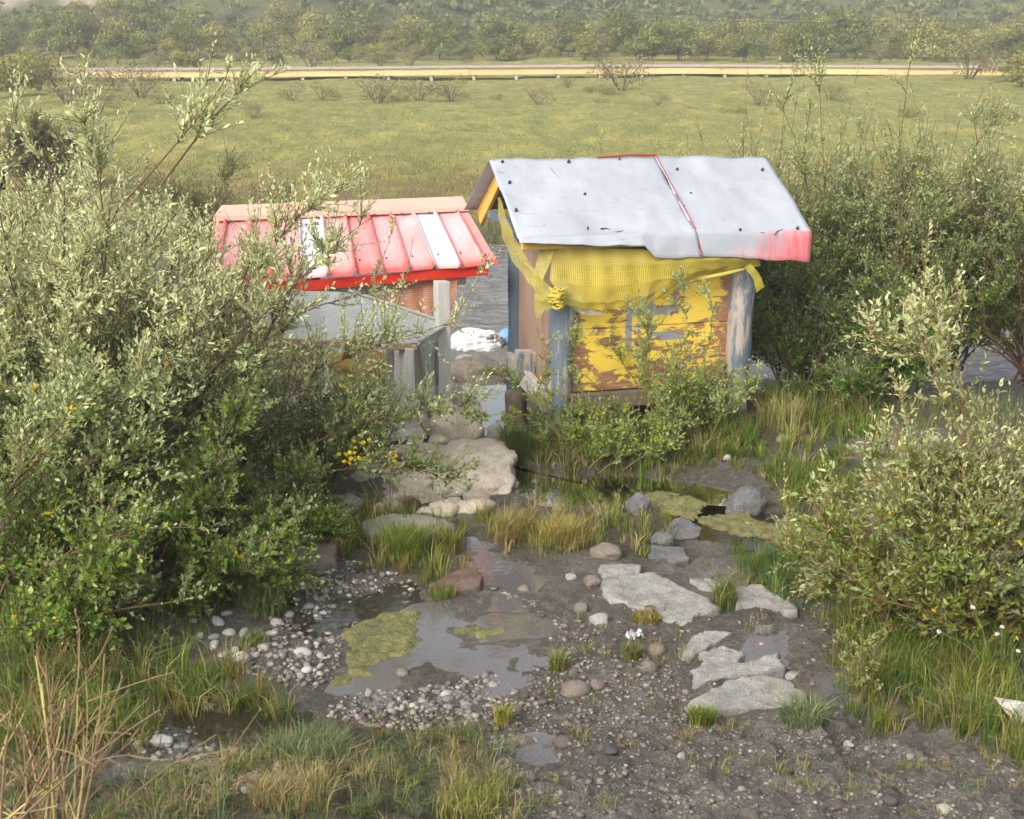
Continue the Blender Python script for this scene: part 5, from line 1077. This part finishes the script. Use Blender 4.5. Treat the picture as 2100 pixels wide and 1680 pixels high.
# single tufts one can point at
def tuft(label, u, v, rpx, n, h, pal, wd=.002, lean=.8):
    p = gpt(u, v); r = rpx / FPX * math.hypot(p[1], CAMH); rg2 = np.random.default_rng(int(u * 7 + v)); a = rg2.uniform(0, 6.3, n); rr_ = r * np.sqrt(rg2.uniform(0, 1, n)) * .7
    c = np.stack([p[0] + rr_ * np.cos(a), p[1] + rr_ * np.sin(a)], -1); c = np.c_[c, hz(c[:, 0], c[:, 1])]
    V, F, C = blades(rg2, c, rg2.uniform(h * .5, h, n), wd, lean, pick(rg2, n, pal)); tag(obj('grass_tuft', V, F, MAT['grass'], col=C, smooth=False, origin=p), label, 'grass tuft')
tuft('bright green grass tuft below the long grey slab', 830, 1135, 70, 1400, .20, [((.10, .18, .01), 5), (LIME, 3), (STRAW, 1)])
tuft('rusty tipped grass clump next to the bright green tuft', 915, 1130, 40, 500, .16, [(GREEN, 3), (RUST, 2), (LIME, 2)])
tuft('straw yellow grass tuft on the eroded mud bank', 1150, 1110, 50, 900, .17, [((.42, .33, .09), 5), (LIME, 2), (RUST, 1)])
tuft('olive straw grass tuft left of the yellow tuft', 1050, 1095, 50, 800, .16, [(STRAW, 4), (LIME, 3), (RUST, 1)])
tuft('blue green spiky grass tuft below the front slab', 1650, 1480, 60, 420, .15, [(BLUEG, 5), (STRAW, 1)], .0022, 1.3)
tuft('dark sedge tuft at the edge of the white cobbles', 545, 1255, 55, 500, .16, [((.07, .12, .02), 4), (BLUEG, 2), (STRAW, 1)])
tuft('thin grass tuft amid the white cobbles', 520, 1325, 40, 220, .10, [(GREEN, 3), (STRAW, 2), (BLUEG, 2)])
tuft('sparse sprig tuft beside the reddish slab', 905, 1225, 40, 160, .10, [(LIME, 3), (GREEN, 2)])
tuft('grass clump standing in the wide puddle', 1145, 1375, 22, 300, .13, [(GREEN, 3), (STRAW, 2), (LIME, 2)])
tuft('upright grass tuft between the slabs', 1487, 1240, 28, 350, .17, [(GREEN, 4), (STRAW, 2), (LIME, 2)])
tuft('rusty moss and grass at the near edge of the largest slab', 1325, 1275, 42, 600, .06, [(RUST, 2), (LIME, 3), (STRAW, 1)])
tuft('small dark grass tuft beside the round brown stone', 1296, 1350, 26, 300, .08, [(GREEN, 3), (RUST, 1), (STRAW, 1)])
tuft('yellow green leafy tuft at the near tip of the front slab', 1440, 1485, 34, 600, .09, [(LIME, 4), (GREEN, 3)], .003)
tuft('blue green fescue tuft behind the straw grass', 640, 1580, 95, 1300, .17, [(BLUEG, 5), (GREEN, 1), (STRAW, 1)], .002, 1.0)
tuft('straw grass tuft in front of the blue fescue', 600, 1650, 110, 900, .14, [(STRAW, 5), (RUST, 1), (BLUEG, 1)], .0015, 1.0)
tuft('yellow grass tuft at the near puddle shore', 1032, 1485, 24, 220, .10, [((.4, .34, .07), 3), (LIME, 3)])
tuft('tall pale grass tuft near the bottom middle', 960, 1660, 90, 700, .10, [(LIME, 4), (STRAW, 2)], .0022)
tuft('dense green sedge tuft by the algae at the right', 1660, 990, 60, 1000, .15, [((.08, .16, .015), 5), (LIME, 2)])
tuft('dense green sedge tuft above the white stone', 1600, 1190, 60, 900, .14, [((.08, .15, .02), 5), (BLUEG, 2)])
tuft('dry straw grass between hut post and dark shrub', 1600, 870, 70, 300, .28, [(STRAW, 4), (LIME, 2)], .0022, .7)
tuft('tall seeding grass at the foot of the dark willows', 1740, 860, 80, 250, .32, [(STRAW, 3), (LIME, 3), (GREEN, 2)], .0022, .7)
tuft('dark grass tuft growing at the muddy hut post', 1060, 935, 45, 700, .26, [((.06, .10, .02), 4), (BLUEG, 2), (GREEN, 2)])
# meadow turf beyond the river
rg = np.random.default_rng(78); mb = Bag()
def meadow_patch(n, y0, y1, h, wd, pal, clump):
    y = y0 * (y1 / y0) ** rg.random(n); x = rg.uniform(-1, 1, n) * (.42 * y + 1.5); k = rg.random(n) < lerp(1, sstep(.4, .6, fbm(x * .8, y * .5, 3, 5)), clump); c = np.c_[x, y, hz(x, y, False)][k]
    hh = rg.uniform(h[0], h[1], len(c)) ; mb.add(*blades(rg, c, hh, wd, .8, pick(rg, len(c), pal)))
MG = [((.30, .29, .07), 5), ((.22, .24, .055), 3), ((.42, .36, .12), 3)]
meadow_patch(20000, 20.3, 29, (.04, .13), .006, [((.17, .15, .045), 4), ((.20, .12, .055), 2), ((.27, .22, .09), 3), ((.11, .12, .035), 3)], .3)
meadow_patch(26000, 23, 62, (.02, .055), .014, MG, .8)
V, F, C = mb.out(); tag(obj('meadow_grass', V, F, MAT['grass'], col=C, smooth=False), 'yellow green meadow grass beyond the river', 'grass', kind='stuff')
print('grass', round(time.time() - T0, 1))
# ------------------------------------------------------------------ far bushes, treeline and wooded hill
def crown(rg, R, Hh, nb, nf, ls, ca, cb):
    k = rg.uniform(0, 1, (nb, 3)); a = k[:, 0] * 6.3; r = R * .72 * np.sqrt(k[:, 1]); cz = Hh * (.16 + .62 * k[:, 2] * (1 - .5 * k[:, 1])); bc = np.stack([r * np.cos(a), r * np.sin(a), cz], -1); br = R * rg.uniform(.26, .46, nb)
    i = rg.integers(nb, size=nf); d = unit(rg.normal(size=(nf, 3))); d[:, 2] = np.abs(d[:, 2]) * .9 - .25; d = unit(d); p = bc[i] + d * (br[i] * rg.uniform(.55, 1.12, nf))[:, None]
    p[:, 2] = np.clip(p[:, 2], .03, None)
    nrm = unit(d + rg.normal(0, .6, (nf, 3))); e1 = unit(np.cross(nrm, rg.normal(size=(nf, 3)))); e2 = np.cross(nrm, e1); s = (ls * rg.uniform(.5, 1.3, nf))[:, None]
    V = np.stack([p - e1 * s, p - e2 * s * .5, p + e1 * s, p + e2 * s * .5], 1).reshape(-1, 3); F = np.arange(nf * 4).reshape(-1, 4)
    c = lerp(np.array(ca), np.array(cb), rg.random((nb, 1)))[i] * rg.uniform(.7, 1.3, (nf, 1)); return V, F, np.repeat(c, 4, 0)
def trunkset(rg, R, Hh, n, r0):
    a = rg.uniform(0, 6.3, n); s = np.linspace(0, 1, 6)[None, :, None]; d = np.stack([np.cos(a) * R * .7, np.sin(a) * R * .7, Hh * rg.uniform(.6, .95, n)], -1)[:, None]
    st = np.stack([np.cos(a) * .1, np.sin(a) * .1, -.1 + 0 * a], -1)[:, None]; S = st + d * s * np.concatenate([s, s, np.ones_like(s)], -1) ** .7; return tubes(S, r0, r0 * .3, 4)
rg = np.random.default_rng(90); VAR = {}
specs = {'dense': (1.9, 3.0, 18, 3800, .10, (.11, .125, .035), (.22, .225, .065)), 'olive': (1.8, 2.8, 16, 3200, .10, (.17, .17, .045), (.30, .28, .08)), 'pale': (1.5, 2.6, 14, 2200, .09, (.17, .17, .08), (.28, .265, .13)), 'bare': (1.3, 1.5, 12, 900, .05, (.19, .165, .085), (.30, .26, .13)), 'low': (1.1, .7, 12, 700, .06, (.19, .19, .06), (.30, .28, .10))}
for k_, sp_ in specs.items():
    VAR[k_] = []
    for j in range(3):
        V, F, C = crown(rg, *sp_); mc = mesh('crown', V, F, smooth=False, col=C); mc.materials.append(MAT['farleaf'])
        V, F = trunkset(rg, sp_[0], sp_[1], 14 if k_ == 'bare' else 6, .03 if k_ != 'bare' else .018); mt = mesh('trunk', V, F, col=np.tile([.13, .10, .075], (len(V), 1))); mt.materials.append(MAT['bark']); VAR[k_].append((mc, mt))
def bush(name, label, kind, x, y, s, sz, group):
    z = float(hz(np.array([x]), np.array([y]), False)[0]); T = bpy.data.objects.new(name, None); COL.objects.link(T); T.location = (x, y, z - .05); T.rotation_euler = (0, 0, rg.uniform(0, 6.3)); T.scale = (s, s, sz); tag(T, label, 'bush', group)
    mc, mt = VAR[kind][int(rg.integers(3))]
    for nm, me in (('crown', mc), ('trunk', mt)): o = bpy.data.objects.new(nm, me); COL.objects.link(o); o.parent = T
def row(y, z=-.5): return y
LT = {'dense': 'dark green dense bush in the treeline beyond the boardwalk', 'olive': 'olive green rounded bush in the treeline beyond the boardwalk', 'pale': 'pale loose bush in the treeline beyond the boardwalk'}
for (y0, y1, n, sc0, sc1) in ((80, 86, 44, .45, .8), (87, 97, 70, .65, 1.0), (98, 112, 70, .8, 1.2)):
    for i in range(n):
        y = rg.uniform(y0, y1); x = (-.43 + .86 * (i + rg.uniform(.1, .9)) / n) * y; k_ = rg.choice(['dense', 'olive', 'pale'], p=[.42, .38, .20])
        if y0 == 79 and -.33 < x / y < .30 and rg.random() < .45: continue
        s = rg.uniform(sc0 * .75, sc1 * 1.12); bush('treeline_bush', LT[k_].replace('in the treeline', {80: 'in the front row of the treeline', 87: 'in the middle of the treeline', 98: 'at the back of the treeline'}[y0]).replace(' beyond the boardwalk', ', ' + ('left third' if x / y < -.14 else 'right third' if x / y > .14 else 'above the huts')), k_, x, y, s, s * rg.uniform(.8, 1.15), k_ + ' bushes, ' + {80: 'front row', 87: 'middle', 98: 'back'}[y0] + ' of the treeline, ' + ('left third' if x / y < -.14 else 'right third' if x / y > .14 else 'above the huts'))
near = [(185, 140, 'low', 1.0), (315, 150, 'bare', .8), (380, 148, 'olive', .55), (640, 150, 'bare', 1.3), (780, 140, 'bare', .9), (840, 140, 'bare', .8), (1600, 125, 'low', .8), (1560, 122, 'low', .7), (1390, 122, 'low', .7)]
for i, (u, v, k_, s) in enumerate(near):
    x, y = PZ(u, v, -.5); bush('shrub_beyond_boardwalk', 'small brownish shrub standing alone between boardwalk and treeline', k_, x, min(y, 82), s, s, 'small shrubs beyond the boardwalk')
mead = [(775, 212, 'bare', .9), (760, 205, 'low', .55), (820, 208, 'low', .5), (860, 208, 'bare', .8), (925, 206, 'bare', .8), (950, 200, 'low', .4), (1020, 205, 'low', .4), (1105, 225, 'bare', .6), (1275, 190, 'bare', 1.3), (1250, 195, 'low', .6), (1220, 190, 'low', .5), (1165, 180, 'bare', .5), (600, 208, 'bare', .6), (660, 205, 'bare', .6), (690, 200, 'low', .3), (520, 245, 'bare', .45), (1230, 215, 'low', .35), (1350, 220, 'bare', .4), (1985, 172, 'bare', 1.5), (2040, 180, 'low', .5), (2090, 190, 'olive', .6), (1940, 178, 'low', .3), (1500, 245, 'low', .5), (1555, 220, 'bare', .7), (1700, 215, 'bare', .6), (1870, 250, 'low', .5), (2060, 260, 'low', .6), (80, 190, 'olive', .8), (30, 205, 'olive', .8), (140, 215, 'bare', 1.2), (240, 190, 'bare', 1.1), (290, 205, 'bare', 1.0), (200, 240, 'bare', .9), (330, 215, 'low', .6), (1420, 235, 'low', .25), (1320, 275, 'low', .2), (870, 300, 'low', .15), (1060, 245, 'low', .2)]
for u, v, k_, s in mead:
    x, y = PZ(u, v, -.45); bush('meadow_shrub', {'bare': 'thin twiggy brown shrub dotted on the open meadow', 'low': 'low leafy shrub dotted on the open meadow', 'olive': 'olive bush on the meadow near the boardwalk'}[k_], k_, x, y, s * .9, s * .9, 'shrubs on the open meadow, ' + k_)
hb = Bag(); rg = np.random.default_rng(91)
HN = 1700; hxy = np.stack([rg.uniform(-.43, .43, HN), np.where(rg.random(HN) < .65, rg.uniform(120, 172, HN), 104 + 85 * rg.random(HN))], -1); hxy[:, 0] *= hxy[:, 1]; hsc = np.maximum(scarf(hxy[:, 0], hxy[:, 1] - 1), scarf(hxy[:, 0], hxy[:, 1] + 4)); hzz = hz(hxy[:, 0], hxy[:, 1], False)
for i in range(HN):
    x, y = hxy[i]
    if hsc[i] > .2: continue
    R = rg.uniform(1.0, 2.1); far = (y - 100) / 190
    V, F, C = crown(rg, R, R * rg.uniform(1.0, 1.5), 7, 100, .30 * (1 + far), (.10, .12, .04), (.20, .21, .07))
    hb.add(V + [x, y, hzz[i] - .5], F, C)
V, F, C = hb.out(); tag(obj('hillside_woods', V, F, MAT['farleaf'], col=C, smooth=False), 'hazy wooded hillside rising behind the treeline', 'woods', kind='stuff')
print('far', round(time.time() - T0, 1))
# ------------------------------------------------------------------ boardwalk
BWT = thing('boardwalk', (0, 64, -.5), 'long low yellow timber boardwalk crossing the meadow', 'boardwalk')
xs = np.arange(-30, 31, 4.0); yb = lambda x: 62.5 + .055 * (x + 30) + .25 * math.sin(x * .21); zb = lambda x: -.12 + .05 * math.sin(x * .13 + 1)
dk = Bag()
for i in range(len(xs) - 1):
    x0, x1 = xs[i], xs[i + 1] - .02; j = rg.uniform(-.03, .03)
    beam('fascia_board', (x0, yb(x0) + j, zb(x0) + .02), (x1, yb(x1) + j, zb(x1) + .02), .05, .29, MAT['fascia'], BWT, bv=.004)
    beam('fascia_board', (x0, yb(x0) + 1.75, zb(x0)), (x1, yb(x1) + 1.75, zb(x1)), .05, .24, MAT['fascia'], BWT, bv=.004)
    for x in np.arange(x0, x1, .155):
        V, F = box_geo((x + .07, yb(x) + .87, zb(x) + .215 + rg.uniform(-.006, .006)), (.066, 0, 0), (0, .98, 0), (0, 0, .025)); dk.add(V, F)
    for x in (x0 + .2, x0 + 2.2):
        for dy in (.12, 1.6):
            zz = float(hz(np.array([x]), np.array([yb(x) + dy]), False)[0]); V, F = box_geo((x, yb(x) + dy, (zz - .2 + zb(x)) / 2), (.07, 0, 0), (0, .07, 0), (0, 0, (zb(x) - zz + .2) / 2)); obj('support_post', V, F, MAT['timber_grey'], BWT, smooth=False)
V, F, _ = dk.out(); o = obj('deck_planks', V, F, MAT['deckwood'], BWT, smooth=False); o['kind'] = 'stuff'
# overhead cables
q = M('cable'); q.set(Base_Color=(.05, .05, .055), Roughness=.6); MAT['cable'] = q.m
for pts, lb in (([(-260, 72), (180, 54), (640, 44), (1050, 12), (1330, -25)], 'thin dark cable rising across the upper left'), ([(950, -22), (1120, 4), (1300, 26), (1560, 36), (1800, 46), (2100, 38), (2400, 26)], 'thin dark cable sagging across the upper right'), ([(980, -12), (1250, 30), (1500, 45), (1790, 47)], 'fainter lower cable above the right treeline')):
    S_ = resample(smooth_line([PY(u, v, 72) for u, v in pts], 3), 60)[None]; V, F = tubes(S_, .013, .013, 5); tag(obj('overhead_cable', V, F, MAT['cable']), lb, 'cable')
# ------------------------------------------------------------------ small things
q = M('woven_sack'); P = q.obj(); n = q.noise(5, 5, .6, P); k = q.noise(4.5, 4, .6, P)
c = q.ramp(n, [(.3, (.50, .50, .52)), (.6, (.74, .74, .76))]); c = q.mix(q.ramp(k, [(.58, 0.0), (.62, .9)]), c, q.mix(q.ramp(q.noise(3, 2), [(.48, 0.0), (.52, 1.0)]), (.55, .16, .08), (.06, .06, .06))); q.set(Base_Color=c, Roughness=.6); q.bump(n, .6, .03); MAT['sack'] = q.m
q = M('blue_plastic'); q.set(Base_Color=(.16, .34, .55), Roughness=.4); MAT['blue'] = q.m
q = M('foil'); q.set(Base_Color=(.8, .8, .82), Roughness=.22, Metallic=.9); MAT['foil'] = q.m
q = M('red_wrapper'); q.set(Base_Color=q.ramp(q.noise(18, 2), [(.45, (.45, .06, .03)), (.52, (.10, .14, .32)), (.6, (.7, .7, .7))], 'CONSTANT'), Roughness=.35); MAT['wrap'] = q.m
q = M('black_sheet'); q.set(Base_Color=(.012, .013, .016), Roughness=.45); MAT['black'] = q.m
q = M('white_pack'); q.set(Base_Color=q.ramp(q.noise(3, 3), [(.35, (.34, .31, .27)), (.6, (.60, .59, .57))]), Roughness=.4); MAT['pack'] = q.m
q = M('tan_print'); q.set(Base_Color=(.46, .27, .13), Roughness=.4); MAT['tan'] = q.m
def sack(name, label, u, v, y, sx_, sy_, sz_, seed, mat):
    p = PY(u, v, y); V, F = ICO[5]; V = V.copy() ; V = np.sign(V) * np.abs(V) ** .8; V = V * (1 + .24 * n3(V, 2.2, seed)[:, None] + .16 * n3(V, 6, seed + 1)[:, None] + .06 * n3(V, 14, seed + 2)[:, None]) * [sx_, sy_, sz_]; tag(obj(name, V + p, F, MAT[mat], origin=p), label, 'sack')
sack('woven_sack', 'white printed sack lying on the bank between the huts', 978, 702, 12.9, .27, .2, .13, 4, 'sack')
sack('plastic_bag', 'small blue and white plastic bag behind the hut post', 1037, 697, 13.1, .08, .1, .11, 6, 'blue')
bnk = tag(rock('mud_mound', 'grey mud mound below the white sack between the huts', 985, 775, 150, .16, MAT['brownstone'], 61, cat='mud', sub=4), None)
def crumple(name, label, u, v, wpx, mat, seed, hgt=.5, cat='litter'):
    p = gpt(u, v); r = wpx / 2 / FPX * math.hypot(p[1], CAMH); rg2 = np.random.default_rng(seed); n = 9; a, b = np.meshgrid(np.linspace(-1, 1, n), np.linspace(-1, 1, n), indexing='ij')
    z = np.abs(rg2.normal(0, .5, (n, n))) * hgt + .3 * hgt * np.sin(a * 4) ; V = np.stack([a * r + rg2.normal(0, .07 * r, (n, n)), b * r * .7 + rg2.normal(0, .07 * r, (n, n)), z * r + .004], -1).reshape(-1, 3)
    o = obj(name, V + p, grid_faces(n, n), MAT[mat], smooth=False, origin=p); m_ = o.modifiers.new('thick', 'SOLIDIFY'); m_.thickness = .001; tag(o, label, cat)
crumple('foil_wrapper', 'crumpled silver foil wrapper in the mud below the largest slab', 1303, 1308, 36, 'foil', 1, .9); crumple('candy_wrapper', 'red and blue wrapper beside the small bright puddle', 1556, 1326, 24, 'wrap', 2)
crumple('plastic_scrap', 'pale pink plastic scrap in the brook by the concrete', 1135, 1021, 26, 'tan', 3)
p = gpt(2085, 1475); PK = thing('torn_packaging', p, 'torn white plastic packaging with brown edge at the right frame edge', 'packaging')
net('sheet', [[p + [-.10, .0, .10], p + [.02, .0, .075], p + [.2, .0, .09]], [p + [-.07, -.02, .06], p + [.02, -.05, .05], p + [.2, -.06, .05]], [p + [-.02, -.07, .0], p + [.04, -.09, .01], p + [.2, -.1, .0]]], 14, 18, MAT['pack'], PK, .008, 3, 1)
net('printed_edge', [[p + [-.105, -.003, .102], p + [-.07, -.022, .064], p + [-.025, -.072, .004]], [p + [-.07, -.006, .094], p + [-.045, -.03, .062], p + [-.005, -.08, .008]]], 6, 12, MAT['tan'], PK, .003, 3, 1)
for i, dx_ in enumerate((.0, .022, .044, .066)):
    S_ = np.array([p + np.array([dx_ + .004 * math.sin(t * 5 + i) , -.056 - .012 * t, .055 + .018 * (1 - t) + .004]) for t in np.linspace(0, 1, 6)])[None]; V, F = tubes(S_, .0022, .0018, 4); obj('printed_letter', V, F, MAT['black'], PK)
net('cloth', [L3([(-15, 335, 7.2), (5, 345, 7.2), (18, 350, 7.2)]), L3([(-18, 365, 7.15), (0, 370, 7.15), (14, 372, 7.15)]), L3([(-15, 400, 7.2), (0, 395, 7.2), (8, 390, 7.2)])], 14, 14, MAT['black'], None, .02, 4, 2, origin=PY(0, 365, 7.2))
tag(bpy.data.objects['cloth'], 'black plastic scrap caught in the willow at the left edge', 'scrap'); bpy.data.objects['cloth'].name = 'black_scrap'
# dry stalks close to the lens
def dry_plant(label, base, n, L, seed, az=(-180, 180), el=(35, 85)):
    rg2 = np.random.default_rng(seed); T = thing('dry_plant', base, label, 'plant'); a = np.radians(rg2.uniform(*az, n)); e = np.radians(rg2.uniform(*el, n)); Ls = rg2.uniform(*L, n); d = np.stack([np.sin(a) * np.cos(e), np.cos(a) * np.cos(e), np.sin(e)], -1); s = np.linspace(0, 1, 8)[None, :, None]
    S0 = base + np.concatenate([rg2.uniform(-.05, .05, (n, 2)), np.zeros((n, 1)) - .03], 1)[:, None] + Ls[:, None, None] * (d[:, None] * s + rg2.normal(0, .12, (n, 3))[:, None] * s * s)
    S1 = grow(rg2, S0, n * 2, .35, .95, (.08, .26), 38, .05, .25, .1, 6); S2 = grow(rg2, S1, n * 3, .4, 1, (.03, .10), 35, .05, .3, .1, 5); bk = Bag()
    for Sx, r0, r1, K in ((S0, .0038, .0018, 6), (S1, .0022, .0011, 5), (S2, .0013, .0007, 4)):
        V, F = tubes(Sx, r0, r1, K); k = np.repeat(rg2.random(len(Sx)), Sx.shape[1] * K)[:, None]; bk.add(V, F, lerp(np.array([.24, .155, .075]), np.array([.34, .28, .10]), (k > .75) * 1.0) * (.6 + .6 * k))
    V, F, C = bk.out(); obj('stalk', V, F, MAT['bark2'], T, col=C); hb_ = Bag()
    for Sx in (S1, S2):
        for t_ in Sx[:, -1]: V, F = ICO[1]; hb_.add(V * [.7, .7, 1.5] * rg2.uniform(.0025, .005) * (1 + .3 * rg2.normal(size=(len(V), 1))) + t_, F, np.array([.17, .105, .06]) * rg2.uniform(.6, 1.3))
    V, F, C = hb_.out(); obj('seed_head', V, F, MAT['bark2'], T, col=C)['kind'] = 'stuff'
q = M('dry_stalk'); q.set(Base_Color=q.attr('col'), Roughness=.7); MAT['bark2'] = q.m
dry_plant('dry brown branching stalks leaning across the lower left corner', PY(110, 1740, 2.7), 22, (.25, .52), 1, (-60, 80), (25, 85)); dry_plant('dry tan stalks at the bottom left edge', PY(-30, 1720, 2.6), 10, (.2, .45), 2, (-20, 90), (25, 80))
# ragwort, dock, edelweiss
q = M('petal'); q.set(Base_Color=q.attr('col'), Roughness=.6); MAT['petal'] = q.m
def flowers(name, label, base, heads, colr, rad, stem=(.14, .17, .05), petals=8, per=7, spread=.03):
    T = thing(name, base, label, 'flower'); rg2 = np.random.default_rng(len(label)); bk = Bag(); fb = Bag()
    for h in heads:
        h = np.asarray(h, float); S_ = resample([base, lerp(base, h, .5) + [.01, 0, .02], h], 8)[None]; V, F = tubes(S_, .0025, .0015, 4); bk.add(V, F, stem)
        for j in range(per):
            c = h + rg2.normal(0, spread, 3) * [1, 1, .45] if per > 1 else h
            a = np.arange(petals) * 6.283 / petals; n_ = unit(np.array([0, -.5, .8]) + rg2.normal(0, .25, 3)); e1 = unit(np.cross(n_, [0, 1., .2])); e2 = np.cross(n_, e1)
            for q_ in a:
                d = e1 * math.cos(q_) + e2 * math.sin(q_); s_ = np.cross(n_, d); k = rad * rg2.uniform(.8, 1.15); fb.add(np.array([c, c + d * k * .55 + s_ * k * .22, c + d * k - n_ * k * .1, c + d * k * .55 - s_ * k * .22]), np.array([[0, 1, 2, 3]]), np.array(colr) * rg2.uniform(.85, 1.1))
            V, F = ICO[1]; fb.add(V * rad * .24 + c + n_ * rad * .05, F, np.array(colr) * [.8, .62, .3])
    V, F, C = bk.out(); obj('stem', V, F, MAT['bark2'], T, col=C); V, F, C = fb.out(); obj('blossom', V, F, MAT['petal'], T, col=C, smooth=False)
flowers('yellow_flower', 'yellow flower clusters nodding before the concrete footing', gpt(800, 1060), [PY(725, 932, 7.25), PY(737, 940, 7.25), PY(795, 938, 7.2), PY(806, 955, 7.2), PY(712, 940, 7.25), PY(742, 902, 7.25)], (.86, .66, .02), .016)
flowers('white_flower', 'white star flowers in the grass under the right willow', gpt(2030, 1370), [PY(1995, 1245, 5.2), PY(2045, 1300, 5.0), PY(2055, 1285, 5.05), PY(2088, 1335, 4.9), PY(1925, 1295, 5.3)], (.42, .44, .39), .013, per=1, petals=9)
shrub('dock_plant', 'yellow green dock plant rising from the grass at the right', gpt(1778, 1440), 4, (.28, .42), (70, 88), (-180, 180), dict(dark=(.20, .20, .05), mid=(.28, .27, .07), silver=(.36, .36, .15), pale=(0, .2), yellow=.03), 51, ll=.016, lw=.005, b1=6, b2=3, per=12, rb=.03, twL=(.02, .05), z01=(0, 1), stemr=.004, cat='plant', droop=.0, barkc=(.25, .22, .06))
shrub('dock_plant', 'rusty yellow dock plant before the dark mud at the right', gpt(1790, 1310), 4, (.2, .36), (50, 80), (-180, 180), dict(dark=(.24, .17, .05), mid=(.30, .25, .08), silver=(.36, .30, .12), pale=(0, .2), yellow=.05), 52, ll=.014, lw=.005, b1=6, b2=3, per=12, rb=.03, twL=(.02, .05), z01=(0, 1), stemr=.004, cat='plant', droop=.0, barkc=(.28, .15, .06))
flowers('yellow_flower', 'tiny yellow flower in the grass below the white cobbles', gpt(560, 1475), [PY(560, 1455, 4.95)], (.75, .58, .02), .013, per=1, petals=5)
# ------------------------------------------------------------------ thin haze over the valley
V, F = box_geo((0, 110, 20), (190, 0, 0), (0, 118, 0), (0, 0, 24))
hm = bpy.data.materials.new('haze'); hm.use_nodes = True; ht = hm.node_tree; ht.nodes.clear()
ho = ht.nodes.new('ShaderNodeOutputMaterial'); hv = ht.nodes.new('ShaderNodeVolumePrincipled'); ht.links.new(hv.outputs[0], ho.inputs['Volume'])
hv.inputs['Color'].default_value = (.97, .97, .95, 1); hv.inputs['Density'].default_value = .0019; hv.inputs['Anisotropy'].default_value = .2
tag(obj('haze', V, F, hm, smooth=False), kind='stuff')
print('done', round(time.time() - T0, 1))
